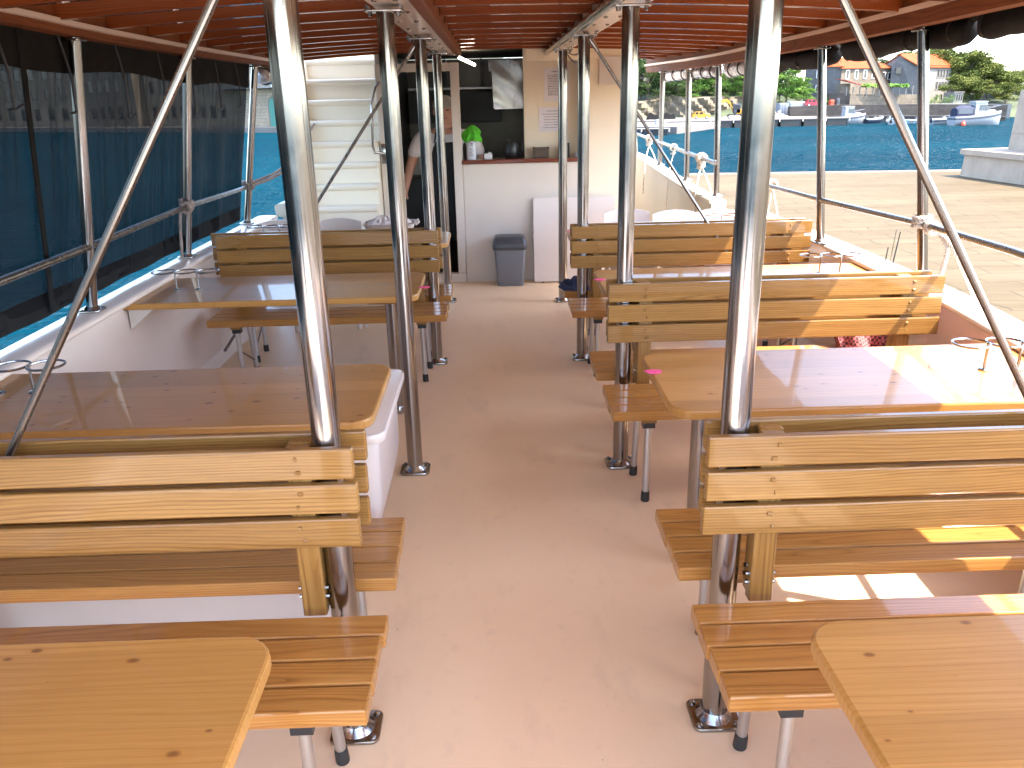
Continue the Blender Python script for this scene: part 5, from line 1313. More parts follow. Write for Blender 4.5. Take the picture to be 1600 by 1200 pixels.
def boxcar(px0, px1, py0, py1, Y, mat, name, label, cat, parts=()):
    a = P(px0, py1, Y); b = P(px1, py0, Y); t = thing(name, label, cat, (a.x, Y, a.z)); mb = MB(); mb.plank(a.x, b.x, Y, Y+2.0, min(a.z, AZ), b.z, 0.05); mb.build('body', mat, t, smooth=30)
    mb = MB(); n = int((b.x-a.x)/0.35)
    for i in range(n): x = a.x+0.15+i*0.35; mb.box(x, x+0.12, Y-0.05, Y-0.001, a.z+0.25, b.z-0.15)
    mb.build('ribs', mat, t, smooth=0)
boxcar(1217, 1233, 161, 178, 122.5, M['plastic_grey'], 'container', 'dark grey container with the pale one standing beside it', 'container')
boxcar(1234, 1258, 158.5, 172, 123.5, M['container'], 'container', 'pale container on the far quay left of the stanchion', 'container')
zz = AZ; AZ2 = P(1265, 166.5, 123).z; AZ = AZ2
car(1257, 1282, 166, 123.0, M['red'], 'dark red car on the quay above the sea wall'); AZ = zz
# excavator
ex = P(1150, 183, 121); e0 = Vector((ex.x, 121, AZ+0.02)); t = thing('excavator', 'yellow excavator with its arm bent, working before the cliff', 'excavator', e0)
k = 0.85
mb = MB()
for dy in (-0.7, 0.7): mb.prism([(e0.x-1.1*k, e0.z+0.05), (e0.x+1.1*k, e0.z+0.05), (e0.x+1.3*k, e0.z+0.25), (e0.x+1.1*k, e0.z+0.45), (e0.x-1.1*k, e0.z+0.45), (e0.x-1.3*k, e0.z+0.25)], e0.y+dy-0.2, e0.y+dy+0.2, 'y')
mb.build('track', M['tire'], t, smooth=20)
mb = MB(); mb.plank(e0.x-0.2, e0.x+1.4*k, e0.y-0.75, e0.y+0.75, e0.z+0.5, e0.z+1.15, 0.06); mb.build('engine_house', M['yellow'], t, smooth=20)
mb = MB(); mb.plank(e0.x-0.55, e0.x+0.4, e0.y-0.75, e0.y-0.05, e0.z+0.55, e0.z+1.85, 0.08); cb = mb.build('cab', M['stripe'], t, smooth=20)
mb = MB(); mb.box(e0.x-0.5, e0.x+0.3, e0.y-0.765, e0.y-0.751, e0.z+1.1, e0.z+1.7); mb.build('window', M['glass_dark'], cb, smooth=0)
mb = MB(); mb.loft([[(x, e0.y+0.15+dy, z+dz) for dy, dz in ((-0.13,-w_),(0.13,-w_),(0.13,w_),(-0.13,w_))] for x, z, w_ in ((e0.x-0.5,e0.z+0.9,0.16),(e0.x-0.9,e0.z+1.9,0.22),(e0.x-1.4,e0.z+2.35,0.2),(e0.x-2.3,e0.z+2.2,0.13))]); mb.build('boom', M['yellow'], t, smooth=20)
mb = MB(); mb.loft([[(x+dx, e0.y+0.15+dy, z) for dx, dy in ((-w_,-0.1),(w_,-0.1),(w_,0.1),(-w_,0.1))] for x, z, w_ in ((e0.x-2.25,e0.z+2.35,0.12),(e0.x-2.5,e0.z+1.7,0.11),(e0.x-2.4,e0.z+0.9,0.08))]); ar = mb.build('arm', M['yellow'], t, smooth=20)
mb = MB(); mb.prism([(e0.x-2.7, e0.z+0.9), (e0.x-2.3, e0.z+0.95), (e0.x-2.15, e0.z+0.5), (e0.x-2.5, e0.z+0.3), (e0.x-2.75, e0.z+0.5)], e0.y-0.15, e0.y+0.45, 'y'); mb.build('bucket', M['stripe'], ar, smooth=20)
mb = MB(); rnd = random.Random(8)
def rubble(px, py, Y, sx, sz, n, name, mat, label, cat):
    c = P(px, py, Y); mb = MB()
    for i in range(n):
        x = c.x+rnd.gauss(0, sx*0.45); y = Y+rnd.uniform(-0.5, 0.5); z = AZ+abs(rnd.gauss(0, sz*0.4))*max(0.1, 1-abs(x-c.x)/sx); s_ = rnd.uniform(0.12, 0.3)
        q = [(x+s_*rnd.uniform(.6,1)*a, y+s_*b, z+s_*0.7*d) for a, b, d in ((-1,-1,-.5),(1,-1,-.5),(1,1,-.5),(-1,1,-.5),(-.7,-.7,.6),(.7,-.6,.7),(.6,.7,.5),(-.7,.7,.6))]
        mb.add(q, [(0,3,2,1),(4,5,6,7),(0,1,5,4),(1,2,6,5),(2,3,7,6),(3,0,4,7)])
    o = mb.build(name, mat, smooth=0); tag(o, label, cat); return o
rubble(1212, 184, 118.5, 1.6, 0.9, 90, 'rubble_heap', M['rubble'], 'heap of pale rubble on the far quay left of the dark container', 'rubble')
rubble(1146, 184, 118.3, 2.2, 0.5, 70, 'rubble_heap', M['rubble'], 'low spread of rubble under the yellow excavator', 'rubble')
for k_, (px, lb) in enumerate(((1020, 'dark covered scooter parked before the cliff near the galley wall'), (1044, 'second dark covered scooter, nearer the yellow car'))):
    c = P(px, 185, 121); mb = MB(); mb.loft([[(c.x+x, 121+dy, AZ+z*hh) for dy, hh in ((-0.25,0.05),(-0.2,1),(0.2,1),(0.25,0.05))] for x, z in ((-0.9,0.2),(-0.6,0.75),(-0.3,0.95),(0.2,0.62),(0.8,0.7),(1.0,0.25))]); tag(mb.build('scooter', M['canvas'], smooth=40), lb, 'scooter')

# ------------------------------------------------------------------ houses
def house(name, label, cat, p0, p1, depth, z0, z1, mat, rows, roof=None, group=None, sidewall=None, ridge=2.2, winfr='shutter_white', doors=(), sidewins=(), over=0.3):
    """facade from p0 to p1 (left to right seen from the boat)"""
    p0 = Vector((p0[0], p0[1], 0)); p1 = Vector((p1[0], p1[1], 0)); u = (p1-p0); L = u.length; u.normalize(); n = Vector((u.y, -u.x, 0))
    t = thing(name, label, cat, (p0.x, p0.y, z0), group)
    def W(a, d, z): q = p0+u*a-n*d; return (q.x, q.y, z)
    mb = MB(); mb.loft([[W(0,0,z), W(L,0,z), W(L,depth,z), W(0,depth,z)] for z in (z0, z1)])
    if roof == 'gable':
        mb.add([W(0,0,z1), W(0,depth,z1), W(0,depth/2,z1+ridge)], [(0,1,2)]); mb.add([W(L,0,z1), W(L,depth,z1), W(L,depth/2,z1+ridge)], [(0,1,2)])
    wl = mb.build('wall', mat, t, smooth=0, uv=walluv)
    if sidewall:
        mb = MB(); mb.add([W(-0.02,0.0,z0), W(-0.02,depth,z0), W(-0.02,depth,z1), W(-0.02,depth/2,z1+(ridge if roof == 'gable' else 0)), W(-0.02,0,z1)], [(0,1,2,3,4)]); mb.build('side_wall', sidewall, t, smooth=0, uv=walluv)
    if roof:
        o = over; mb = MB()
        if roof == 'gable':
            for sgn in (0, 1):
                d0 = -o if not sgn else depth+o; dm = depth/2; ze = z1-o*ridge/(depth/2)
                q = [W(-o,d0,ze), W(L+o,d0,ze), W(L+o,dm,z1+ridge), W(-o,dm,z1+ridge)]
                mb.add(q+[(a,b,c+0.14) for a,b,c in q], [(0,1,2,3),(7,6,5,4),(0,4,5,1),(1,5,6,2),(2,6,7,3),(3,7,4,0)])
        else:
            h = min(depth/2, L/2); q = [W(-o,-o,z1), W(L+o,-o,z1), W(L+o,depth+o,z1), W(-o,depth+o,z1), W(h,depth/2,z1+ridge), W(L-h,depth/2,z1+ridge)]
            mb.add(q, [(0,1,5,4),(1,2,5),(2,3,4,5),(3,0,4),(3,2,1,0)])
        mb.build('roof', M['roof'], t, smooth=0, uv=walluv)
    for (a0, a1, za, zb, nn, ww) in rows:
        for i in range(nn):
            c = lerp(a0, a1, (i+0.5)/nn)*L; w_ = ww/2
            mb = MB()
            for (xa, xb, ya, yb) in ((c-w_-0.12, c-w_, za-0.1, zb+0.1), (c+w_, c+w_+0.12, za-0.1, zb+0.1), (c-w_, c+w_, zb, zb+0.12), (c-w_, c+w_, za-0.12, za)):
                mb.add([W(xa,-0.07,ya),W(xb,-0.07,ya),W(xb,-0.07,yb),W(xa,-0.07,yb),W(xa,-0.002,ya),W(xb,-0.002,ya),W(xb,-0.002,yb),W(xa,-0.002,yb)], [(0,1,2,3),(7,6,5,4),(0,4,5,1),(1,5,6,2),(2,6,7,3),(3,7,4,0)])
            f = mb.build('window', M[winfr], t, smooth=0)
            mb = MB(); mb.add([W(c-w_,-0.012,za),W(c+w_,-0.012,za),W(c+w_,-0.012,zb),W(c-w_,-0.012,zb)], [(0,1,2,3)]); mb.build('pane', M['glass_dark'], f, smooth=0)
    for (d, za, zb, ww) in sidewins:
        mb = MB(); mb.add([W(-0.06,d-ww/2,za),W(-0.06,d+ww/2,za),W(-0.06,d+ww/2,zb),W(-0.06,d-ww/2,zb)], [(0,1,2,3)]); mb.build('window', M['glass_dark'], t, smooth=0)
    for (c, za, zb, ww, mt) in doors:
        w_ = ww/2; c *= L; q = [(c-w_, za), (c+w_, za)]+[(c+w_*math.cos(math.pi*i/8), zb-w_+w_*math.sin(math.pi*i/8)) for i in range(9)]
        fr_ = [(c-w_-0.25, za), (c+w_+0.25, za)]+[(c+(w_+0.25)*math.cos(math.pi*i/8), zb-w_+(w_+0.25)*math.sin(math.pi*i/8)) for i in range(9)]
        mb = MB(); m = len(fr_); mb.add([W(a,-0.10,b) for a,b in fr_]+[W(a,0,b) for a,b in fr_], [tuple(range(m))]+[(i,(i+1)%m,(i+1)%m+m,i+m) for i in range(m)]); d_ = mb.build('door', M['stone_pale'], t, smooth=0, uv=walluv)
        mb = MB(); mb.add([W(a,-0.115,b) for a,b in q], [tuple(range(len(q)))]); mb.build('leaf', M[mt], d_, smooth=0)
    return t, W, L
# grey and pale house with shutters
Yh = 131
def zat(py, px, Y): return P(px, py, Y).z
a = P(1311, 150, Yh); b = P(1393, 150, Yh+5)
z0 = zat(164, 1311, Yh)
house('house', 'pale stone house with grey side wall, shuttered windows and orange hipped roof', 'house', (a.x, Yh), (b.x, Yh+5), 7.2, z0-1, zat(106.5, 1340, Yh), M['stone_pale'],
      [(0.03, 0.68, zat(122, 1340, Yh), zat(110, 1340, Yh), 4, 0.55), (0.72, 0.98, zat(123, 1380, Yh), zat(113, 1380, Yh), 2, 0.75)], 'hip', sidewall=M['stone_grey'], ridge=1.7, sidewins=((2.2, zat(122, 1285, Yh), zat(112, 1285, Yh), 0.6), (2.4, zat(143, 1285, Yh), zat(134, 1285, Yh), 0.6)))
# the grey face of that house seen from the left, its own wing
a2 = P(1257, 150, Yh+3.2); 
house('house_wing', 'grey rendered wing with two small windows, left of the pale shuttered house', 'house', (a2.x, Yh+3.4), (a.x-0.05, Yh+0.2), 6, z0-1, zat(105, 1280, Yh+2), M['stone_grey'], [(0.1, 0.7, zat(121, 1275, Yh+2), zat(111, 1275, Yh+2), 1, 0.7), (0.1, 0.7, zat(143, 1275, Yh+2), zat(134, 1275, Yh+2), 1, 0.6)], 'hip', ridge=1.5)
# tall white house with the grey gable
Yw = 132
a = P(1432, 160, Yw); b = P(1496, 160, Yw+7); zt = zat(104.5, 1432, Yw)
tw, Ww, Lw = house('house', 'tall white house with orange roof and grey gable wall before the pines', 'house', (a.x, Yw), (b.x, Yw+7), 7.0, zat(166, 1432, Yw), zt, M['render_white'],
      [(0.02, 0.13, zat(122, 1440, Yw), zat(108.5, 1440, Yw), 1, 0.42), (0.38, 0.66, zat(121, 1465, Yw+2), zat(109.5, 1465, Yw+2), 4, 0.36), (0.72, 0.98, zat(121.5, 1490, Yw+4), zat(111, 1490, Yw+4), 5, 0.34), (0.02, 0.13, zat(142, 1440, Yw), zat(128, 1440, Yw), 1, 0.42), (0.38, 0.66, zat(139, 1465, Yw+2), zat(128, 1465, Yw+2), 4, 0.36), (0.72, 0.98, zat(139, 1490, Yw+4), zat(128, 1490, Yw+4), 5, 0.34), (0.4, 0.62, zat(157, 1465, Yw+2), zat(148, 1465, Yw+2), 2, 0.4)],
      'gable', ridge=1.9, winfr='render_white')
mb = MB(); q0 = P(1387, 160, Yw+2.0); h0 = Vector(Ww(0, 0, zat(166, 1432, Yw))); gz = zat(166, 1410, Yw)
pk = P(1406, 89, Yw+1.2); el_ = P(1387, 103, Yw+2.0); er = P(1431.5, 103.5, Yw-0.02)
mb.add([(q0.x, q0.y, gz), (h0.x-0.03, h0.y-0.03, gz), (h0.x-0.03, h0.y-0.03, er.z), (pk.x, pk.y, pk.z), (q0.x, q0.y, el_.z)]+[(q0.x+2, q0.y+5, gz), (h0.x-0.03+1, h0.y+5, gz), (h0.x+1, h0.y+5, er.z), (pk.x+1.5, pk.y+5, pk.z), (q0.x+2, q0.y+5, el_.z)], [(0,1,2,3,4),(9,8,7,6,5),(0,4,9,5),(3,8,9,4),(2,7,8,3)])
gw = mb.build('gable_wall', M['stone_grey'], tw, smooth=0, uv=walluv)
wa = P(1399, 106, Yw+1.2); wb = P(1406, 115, Yw+1.2); mb = MB(); mb.box(wa.x, wb.x, wa.y-0.35, wa.y-0.1, wb.z, wa.z); mb.build('gable_window', M['glass_dark'], tw, smooth=0)
mb = MB(); mb.add([(pk.x, pk.y-0.1, pk.z+0.1), (er.x+0.1, er.y-0.3, er.z), tuple(Vector(Ww(Lw+0.3, -0.3, zt+0.02))), tuple(Vector(Ww(Lw+0.3, 3.5, zt+1.9)))]+[(pk.x, pk.y-0.1, pk.z+0.26), (er.x+0.1, er.y-0.35, er.z+0.14), tuple(Vector(Ww(Lw+0.3, -0.3, zt+0.16))), tuple(Vector(Ww(Lw+0.3, 3.5, zt+2.05)))], [(0,1,2,3),(7,6,5,4),(0,4,5,1),(1,5,6,2),(2,6,7,3),(3,7,4,0)]); mb.build('roof', M['roof'], tw, smooth=0, uv=walluv)
# terrace wall, awning, pergola
a = P(1327, 165, 124); b = P(1431, 165, 127)
wallseg([(a.x, 124), (b.x, 127)], zat(167, 1330, 124), [zat(147, 1327, 124), zat(147.5, 1431, 127)], 1.0, 'terrace_wall', M['stone_pale'], 'pale stone terrace wall below the pergola', 'wall')
a = P(1294, 165, 126); b = P(1327, 165, 124.2)
wallseg([(a.x, 126), (b.x, 124.3)], zat(167, 1300, 126), [zat(146, 1296, 126), zat(146, 1327, 124)], 0.8, 'garden_wall', M['stone_wall'], 'brown stone garden wall left of the pale terrace wall', 'wall')
a = P(1500, 160, 125); b = P(1575, 160, 122)
wallseg([(P(1432,165,124).x, 123.2), (a.x, 123.5), (b.x, 121)], AZ-1, [zat(162, 1432, 124), zat(161.5, 1500, 123.5), zat(163, 1575, 121)], 0.6, 'parapet', M['render_white'], 'low pale parapet on the sea wall before the pines', 'wall')
t = thing('annex', 'small pale annex with balustrade at the right end of the tall white house', 'annex', (P(1489, 160, 128).x, 128, AZ))
a = P(1489, 160, 128); b = P(1503, 144.5, 128.5); mb = MB(); mb.box(a.x, b.x, 128, 131, AZ, b.z); mb.build('wall', M['render_white'], t, smooth=0, uv=walluv)
mb = MB(); mb.box(a.x-0.1, b.x+0.1, 127.9, 128.0, b.z, b.z+0.15); mb.build('coping', M['stone_pale'], t, smooth=0)
for i in range(4): mb = MB(); x = lerp(a.x+0.1, b.x-0.25, i/3); mb.box(x, x+0.12, 127.95, 127.998, a.z+0.3, b.z-0.3); mb.build('window', M['glass_dark'], t, smooth=0)
pg = thing('pergola', 'vine covered pergola on white posts with a red sloping awning at its left', 'pergola', (P(1340, 147, 124.5).x, 124.5, zat(147, 1340, 124.5)))
for i in range(11):
    c = P(lerp(1322, 1425, i/10), 147, 124.6); mb = MB(); mb.box(c.x-0.06, c.x+0.06, 124.5, 124.62, c.z-0.2, zat(135.5, 1340, 124.6)); mb.build('post', M['render_white'], pg, smooth=0)
a = P(1312, 125, 125.5); b = P(1350, 133.5, 124.3); mb = MB(); mb.add([(a.x, 127, a.z+0.2), (a.x+0.4, 124.0, a.z-0.05), (b.x, 124.0, b.z), (b.x-0.1, 127, b.z+0.3)]+[(a.x, 127, a.z+0.1), (a.x+0.4, 124.0, a.z-0.16), (b.x, 124.0, b.z-0.12), (b.x-0.1, 127, b.z+0.2)], [(0,1,2,3),(7,6,5,4),(0,4,5,1),(1,5,6,2),(2,6,7,3),(3,7,4,0)]); mb.build('awning', M['rooftrim'], pg, smooth=0)
a = P(1311, 131, 126); b = P(1328, 146.5, 125); mb = MB(); mb.box(a.x, b.x, 125.2, 127, b.z, a.z); mb.build('lean_to', M['stone_pale'], pg, smooth=0, uv=walluv)
mb = MB(); rnd = random.Random(21)
for i in range(900):
    px = rnd.uniform(1346, 1420); q = P(px, rnd.uniform(131.5, 135.5), rnd.uniform(124, 126)); s_ = rnd.uniform(0.1, 0.22); d1 = Vector((rnd.uniform(-1,1), rnd.uniform(-1,1), rnd.uniform(-1,1))).normalized()*s_; d2 = d1.orthogonal().normalized()*s_
    mb.add([q-d1, q-d2, q+d1, q+d2], [(0,1,2,3)])
mb.build('vine', M['leaf_green'], pg, smooth=0, fixn=False)
for i, (x0, x1, y0, y1, mt, lb) in enumerate(((1297, 1304, 156, 165, 'orange', 'orange machine standing above the sea wall'), (1307, 1313, 154, 165, 'plastic_dark', 'dark kiosk frame beside the orange machine'))):
    a = P(x0, y1, 122); b = P(x1, y0, 122); mb = MB(); mb.plank(a.x, b.x, 122, 122.7, a.z-0.3, b.z, 0.06); mb.box(a.x+0.1, b.x-0.1, 121.95, 121.999, (a.z+b.z)/2, b.z-0.12); tag(mb.build('kiosk', M[mt], smooth=20), lb, 'kiosk')

# ------------------------------------------------------------------ trees
def crown_mesh(name, kind, seed, mat):
    rnd = random.Random(seed); mb = MB(); clumps = []
    n = {'pine': 38, 'round': 30, 'bush': 12}[kind]
    for i in range(n):
        a = rnd.uniform(0, 2*math.pi); r = math.sqrt(rnd.random())
        if kind == 'pine': z = 0.30+0.66*rnd.random()**0.8; rr = r*0.52*(1.12-0.75*max(0, z-0.55)*2)
        elif kind == 'round': z = 0.28+0.72*rnd.random(); rr = r*0.46*math.sqrt(max(0.05, 1-((z-0.6)/0.46)**2))
        else: z = 0.12+0.7*rnd.random(); rr = r*0.6*(1.1-z*0.7)
        clumps.append((Vector((rr*math.cos(a), rr*math.sin(a), z)), rnd.uniform(0.09, 0.17)*(1.25 if kind == 'bush' else 1)))
    for c, R in clumps:
        m = 260 if kind != 'bush' else 150
        for k_ in range(m):
            d = Vector((rnd.gauss(0,1), rnd.gauss(0,1), rnd.gauss(0,0.7))).normalized()*R*rnd.random()**0.4
            if d.z < -0.4*R and rnd.random() < 0.6: continue
            q = c+Vector((d.x*1.2, d.y*1.2, d.z*0.75)); s_ = rnd.uniform(0.009, 0.019)
            e1 = Vector((rnd.uniform(-1,1), rnd.uniform(-1,1), rnd.uniform(-0.6,0.6))).normalized(); e2 = e1.cross(Vector((rnd.uniform(-1,1), rnd.uniform(-1,1), rnd.uniform(-1,1)))).normalized()
            mb.add([q-e1*s_*1.4, q-e2*s_*0.8, q+e1*s_*1.4, q+e2*s_*0.8], [(0,1,2,3)])
    crown = mb; tk = MB()
    h = 0.7 if kind != 'bush' else 0.3
    tk.tube([(0,0,-0.12), (0.01,0.0,0.15), (-0.015,0.01,0.4), (0.01,0,h)], [0.026, 0.021, 0.016, 0.008], 8)
    for c, R in clumps[::2]:
        tk.tube([(0,0,max(0.08, c.z*0.55)), (c.x*0.5, c.y*0.5, c.z*0.82), (c.x, c.y, c.z)], [0.010, 0.007, 0.003], 5)
    def mk(m_, nm, mt):
        me = D.meshes.new(nm); me.from_pydata(m_.v, [], m_.f); me.update(); me.materials.append(mt); return me
    return mk(crown, name, mat), mk(tk, 'trunk', M['bark'])
TT = {}
for key, kind, mat, seeds in (('pine', 'pine', 'leaf_pine', (1, 2, 3)), ('green', 'round', 'leaf_green', (4, 5)), ('dark', 'round', 'leaf_dark', (6, 7)), ('bush', 'bush', 'leaf_green', (8, 9)), ('dbush', 'bush', 'leaf_dark', (12,))):
    TT[key] = [crown_mesh('crown', kind, s_, M[mat]) for s_ in seeds]
def tree(key, px, pybase, pytop, Y, label, group, name='tree', wide=1.0):
    c = P(px, pybase, Y); top = P(px, pytop, Y); H = top.z-c.z
    t = thing(name, label, 'tree' if 'bush' not in key else 'shrub', (c.x, Y, c.z), group); rot = random.uniform(0, 6.28); t.rotation_euler = (0, 0, rot); t.scale = (H*wide, H*wide, H)
    cm, tm = random.choice(TT[key])
    for nm, me in (('crown', cm), ('trunk', tm)):
        o = D.objects.new(nm, me); COL.objects.link(o); o.parent = t
    return t
GP = 'pines on the headland'
for (px, pb, pt_, Y, lb, w_) in ((1420, 150, 78, 150, 'pine rising directly behind the tall white house roof, cut by the rolled black sheet', 1.1), (1452, 158, 74, 142, 'tall pine behind the orange roof, right of the nearest right stanchion', 1.0), (1478, 160, 78, 141, 'large full pine right of the tall white house', 1.05),
        (1503, 163, 80, 138, 'dense pine beyond the tall white house, above the small annex', 1.0), (1522, 164, 88, 139, 'pine in the middle of the headland above the large cruiser', 1.0), (1540, 164, 99, 136, 'pine standing lower behind the top of the grey monument', 1.1),
        (1558, 165, 110, 137, 'pine behind the left edge of the grey monument', 1.15), (1586, 166, 108, 140, 'rounded pine farthest right, just above the monument', 0.85), (1497, 165, 118, 131, 'lower sunlit pine in front of the taller ones by the annex', 1.3), (1530, 166, 126, 130, 'low spreading pine directly behind the large cruiser', 1.35), (1570, 167, 128, 131, 'low pine with bare stems beside the monument', 1.2)):
    tree('pine', px, pb, pt_, Y, lb, GP, 'pine_tree', w_)
GW = 'trees above the limestone cliff'
lbs = [('dark', 990, 162, 100, 133, 'dark tree beside the galley wall on the cliff', 1.0), ('dark', 1012, 162, 104, 131, 'dark olive tree on the cliff left of the farthest stanchion', 1.0), ('dark', 1036, 160, 108, 132, 'dark bushy tree behind the farthest right stanchion', 1.1), ('dark', 1058, 160, 104, 133, 'tall dark tree between the two farthest stanchions', 1.0),
       ('dark', 1060, 158, 128, 129.5, 'low dark shrubby tree hanging over the cliff between the far stanchions', 1.6), ('green', 1086, 156, 104, 134, 'bright green tree on the cliff above the yellow car', 1.1), ('green', 1110, 156, 102, 135, 'bright green tree left of the third right stanchion', 1.1), ('green', 1134, 156, 100, 134, 'green tree on the cliff above the excavator', 1.1), ('green', 1158, 156, 106, 133, 'green tree on the cliff just left of the thick right post', 1.1), ('green', 1182, 158, 104, 133, 'green tree hidden mostly by the thick right post', 1.1),
       ('green', 1206, 161, 106, 132, 'leafy tree right of the thick right post', 1.1), ('green', 1228, 163, 100, 130, 'big leafy tree between the thick right post and the grey house wing', 1.1), ('green', 1247, 164, 122, 128.5, 'lower leafy tree before the grey house wing', 1.2), ('bush', 1272, 165, 138, 126, 'round shrub against the grey house wing', 1.5), ('dbush', 1250, 165, 146, 125.5, 'dark shrub above the pale container', 1.8),
       ('dbush', 1218, 164, 146, 126, 'dark shrub above the dark container', 1.8), ('bush', 1460, 163, 146, 125.5, 'bush before the ground floor of the tall white house', 1.3), ('bush', 1482, 164, 146, 125, 'second bush before the tall white house, nearer the annex', 1.3), ('dark', 1373, 130, 92, 142, 'dark tree between the two orange roofs', 1.0), ('dbush', 1438, 164, 145, 124.5, 'dark bush at the corner of the terrace wall', 1.2)]
lbs += [('dark', 1001, 158, 92, 139, 'taller dark tree in the rear row, close to the galley wall', 1.3), ('dark', 1046, 158, 92, 140, 'rear dark tree rising between the two farthest right stanchions', 1.3), ('green', 1098, 156, 92, 141, 'rear green tree seen above the yellow car', 1.3), ('green', 1146, 156, 90, 141, 'rear green tree seen above the excavator cab', 1.3), ('dark', 1218, 160, 96, 138, 'rear dark tree just right of the thick right post', 1.2), ('green', 1190, 160, 94, 141, 'rear green tree behind the thick right post', 1.3),
        ('bush', 1075, 154, 138, 130, 'shrub on the cliff edge above the yellow car', 2.2), ('dbush', 1120, 154, 138, 130, 'dark shrub on the cliff edge left of the third right stanchion', 2.2), ('bush', 1165, 156, 138, 130, 'shrub on the cliff edge behind the excavator', 2.2), ('dbush', 1025, 158, 142, 130, 'dark shrub on the cliff edge beside the farthest right stanchion', 2.2), ('dbush', 1195, 158, 140, 130, 'dark shrub on the cliff edge by the thick right post', 2.2)]
for (key, px, pb, pt_, Y, lb, w_) in lbs: tree(key, px, pb, pt_, Y, lb, GW, wide=w_)

# ------------------------------------------------------------------ monument on the quay
def mz(px, py, Y): return P(px, py, Y).z
f0 = at_z(1500, 275, QZ); f1 = at_z(1601, 289.5, QZ); dr = (f1-f0).normalized(); nr = Vector((-dr.y, dr.x, 0))
if nr.x < 0: nr = -nr
m0 = thing('monument', 'stepped grey stone monument with a framed plaque standing on the quay', 'monument', (f0.x, f0.y, QZ))
zl = P(1503.5, 233, f0.y).z
def mblock(a0, a1, d0, d1, z0, z1, name, bat=0.0):
    mb = MB(); q = lambda a, d, z: tuple((f0+dr*a+nr*d).xy)+(z,)
    mb.loft([[q(a0,d0,z0), q(a1,d0,z0), q(a1,d1,z0), q(a0,d1,z0)], [q(a0+bat,d0+bat,z1), q(a1-bat,d0+bat,z1), q(a1-bat,d1-bat,z1), q(a0+bat,d1-bat,z1)]]); return mb.build(name, M['concrete'], m0, smooth=0, uv=walluv)
mblock(0, 9, 0, 7, QZ-0.05, zl-0.18, 'plinth', 0.03); mblock(-0.08, 9.08, -0.08, 7, zl-0.18, zl, 'plinth_cap')
u0 = P(1549, 236, f0.y+0.3)
ub = P(1561, 142, f0.y-0.6)
mblock(0.75, 8.2, 1.15, 6, zl, ub.z, 'upper_block', 0.06)
pq = MB(); q = lambda a, d, z: tuple((f0+dr*a+nr*d).xy)+(z,)
zc = lerp(zl, ub.z, 0.70); 
for (a0, a1, z0_, z1_, d) in ((1.7, 3.1, zc-0.62, zc+0.34, 1.1),):
    pq.add([q(a0,d,z0_), q(a1,d,z0_), q(a1,d,z1_), q(a0,d,z1_), q(a0,d+0.12,z0_), q(a1,d+0.12,z0_), q(a1,d+0.12,z1_), q(a0,d+0.12,z1_)], [(0,1,2,3),(7,6,5,4),(0,4,5,1),(1,5,6,2),(2,6,7,3),(3,7,4,0)])
pl_ = pq.build('plaque', M['concrete'], m0, smooth=0, uv=walluv)
pk_ = MB()
for a in (1.8, 3.0):
    for z in (zc-0.54, zc+0.26): pk_.add([q(a-.04,1.08,z-.04), q(a+.04,1.08,z-.04), q(a+.04,1.08,z+.04), q(a-.04,1.08,z+.04)], [(0,1,2,3)])
for i in range(4): pk_.add([q(1.95,1.085,zc-0.05-0.12*i), q(2.5+0.12*(i%2),1.085,zc-0.05-0.12*i), q(2.5+0.12*(i%2),1.085,zc-0.09-0.12*i), q(1.95,1.085,zc-0.09-0.12*i)], [(0,1,2,3)])
pk_.build('lettering', M['stone_grey'], pl_, smooth=0, fixn=False)

# ------------------------------------------------------------------ port side waterfront
L0 = at_z(470, 207.5, WZ); L1_ = at_z(-120, 205.5, WZ); ud_ = (L0-L1_).normalized(); nl = Vector((ud_.y, -ud_.x, 0))
def LP(px):   # where a sight line crosses the port quay line
    r = sight(px, 207); r = Vector((r.x, r.y, 0)); A = L1_.xy; d = ud_.xy
    det = r.x*(-d.y)-r.y*(-d.x); tt = (A.x*(-d.y)-A.y*(-d.x))/det; return Vector((r.x*tt, r.y*tt, 0))
QL = WZ+0.8
mb = MB(); a = L1_-ud_*60; b = L0+ud_*60; 
mb.prism([(a.x, a.y), (b.x, b.y), ((b-nl*90).x, (b-nl*90).y), ((a-nl*90).x, (a-nl*90).y)], WZ-1, QL); struct(mb.build('port_quay', M['apron_c'], smooth=0))
def lhouse(px0, px1, back, z1, mat, rows, label, **kw):
    p0 = LP(px0)-nl*back; p1 = LP(px1)-nl*back
    return house('waterfront_building', label, 'building', (p0.x, p0.y), (p1.x, p1.y), 12, QL, z1, mat, rows, group='old buildings across the water on the left', **kw)
lhouse(-130, 118, 4, QL+19, M['stone_old'], [(0.02, 0.98, QL+f_*3.8+1.2, QL+f_*3.8+3.3, 12, 1.9) for f_ in range(5)], 'long weathered stone building with rows of dark windows, seen through the mesh', winfr='stone_pale')
lhouse(120, 196, 3, QL+15.5, M['stone_pale'], [(0.05, 0.95, QL+f_*4.6+1.4, QL+f_*4.6+3.5, 5, 1.3) for f_ in range(3)], 'paler middle building seen through the mesh between the first two left stanchions', winfr='stone_old', roof='hip', ridge=3)
lhouse(198, 330, 5, QL+11.5, M['stone_old'], [(0.04, 0.96, QL+f_*4.2+1.4, QL+f_*4.2+3.3, 8, 1.2) for f_ in range(2)], 'lower dark stone building seen through the folded end of the mesh', winfr='stone_pale', roof='gable', ridge=3)
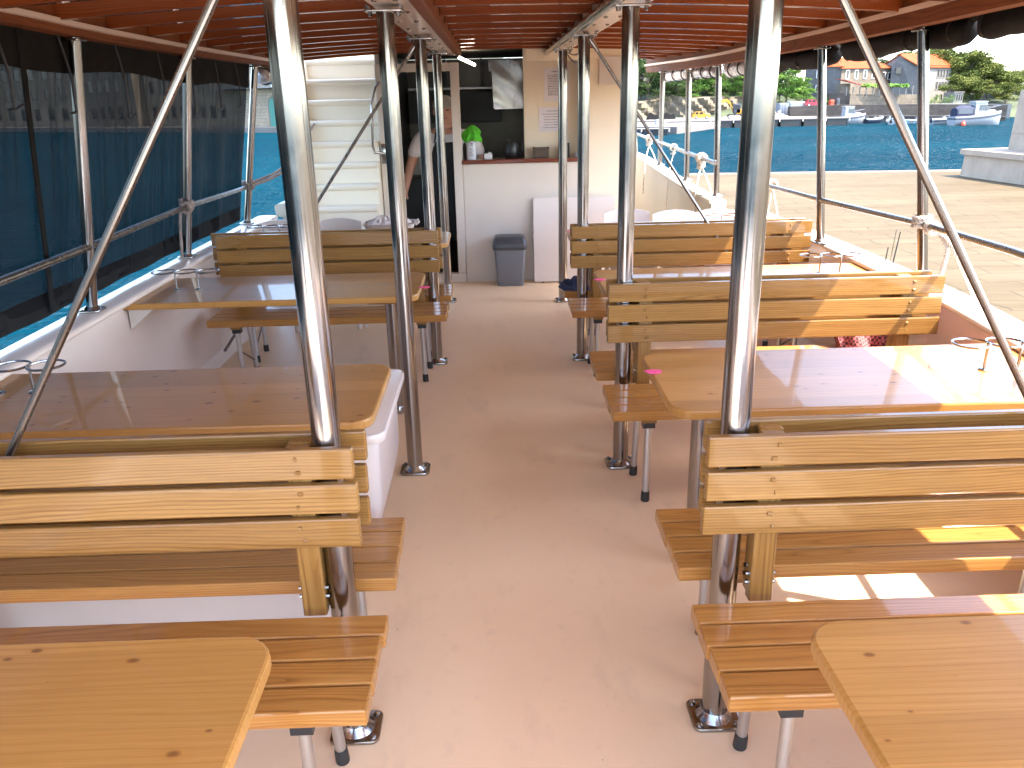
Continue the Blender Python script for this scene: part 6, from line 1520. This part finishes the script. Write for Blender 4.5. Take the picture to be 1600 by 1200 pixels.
tb, Wb, Lb_ = lhouse(335, 470, 3, QL+16.0, M['stone_old'], [(0.45, 0.95, QL+7.2, QL+9.4, 5, 1.0)], 'sunlit stone building with a white upper storey and an arched green door by the water', winfr='shutter_white', doors=((0.58, QL-0.3, QL+4.4, 2.2, 'shutter_green'), (0.9, QL-0.3, QL+4.4, 2.2, 'shutter_green')))
mb = MB(); mb.loft([[Wb(0,-0.15,z), Wb(Lb_,-0.15,z), Wb(Lb_,0,z), Wb(0,0,z)] for z in (QL+10.6, QL+15.9)]); mb.build('upper_storey', M['render_white'], tb, smooth=0, uv=walluv)
mb = MB(); mb.loft([[Wb(0,-1.6,z), Wb(Lb_,-1.6,z), Wb(Lb_,0,z), Wb(0,0,z)] for z in (QL+5.8, QL+6.1)]); bal = mb.build('balcony', M['render_white'], tb, smooth=0, uv=walluv)
mb = MB()
for i in range(46): a_ = Lb_*i/45; mb.tube([Wb(a_,-1.55,QL+6.1), Wb(a_,-1.55,QL+7.1)], 0.05, 5)
mb.tube([Wb(0,-1.55,QL+7.1), Wb(Lb_,-1.55,QL+7.1)], 0.07, 6); mb.build('railing', M['render_white'], bal, smooth=0)
for i, (a_, mt) in enumerate(((0.66, 'dishwhite'), (0.79, 'pink'), (0.74, 'dishwhite'))):
    mb = MB(); mb.loft([[Wb(Lb_*a_+dx, -1.72+dy, z) for dx, dy in ((0,0),(1.1,0),(1.1,0.06),(0,0.06))] for z in (QL+5.9, QL+6.6, QL+7.2)]); tag(mb.build('laundry', M[mt], smooth=0), ['white sheet drying on the balcony, left of the pink one', 'pink sheet drying on the balcony across the water', 'second white sheet hanging between the other two on the balcony'][i], 'laundry')
# hill far behind the port buildings
mb = MB(); rows = []
for i in range(31):
    a = L1_-ud_*80+(b-L1_+ud_*80)*(i/30); row = []
    for j in range(8): q_ = a-nl*(26+14*j); row.append((q_.x, q_.y, QL-1+26*math.sin(min(1, j/6)*math.pi/2)*(0.5+0.3*math.sin(i*0.5)) ))
    rows.append(row)
mb.loft(rows, closed=False, caps=False); struct(mb.build('port_hill', M['hill'], smooth=80))
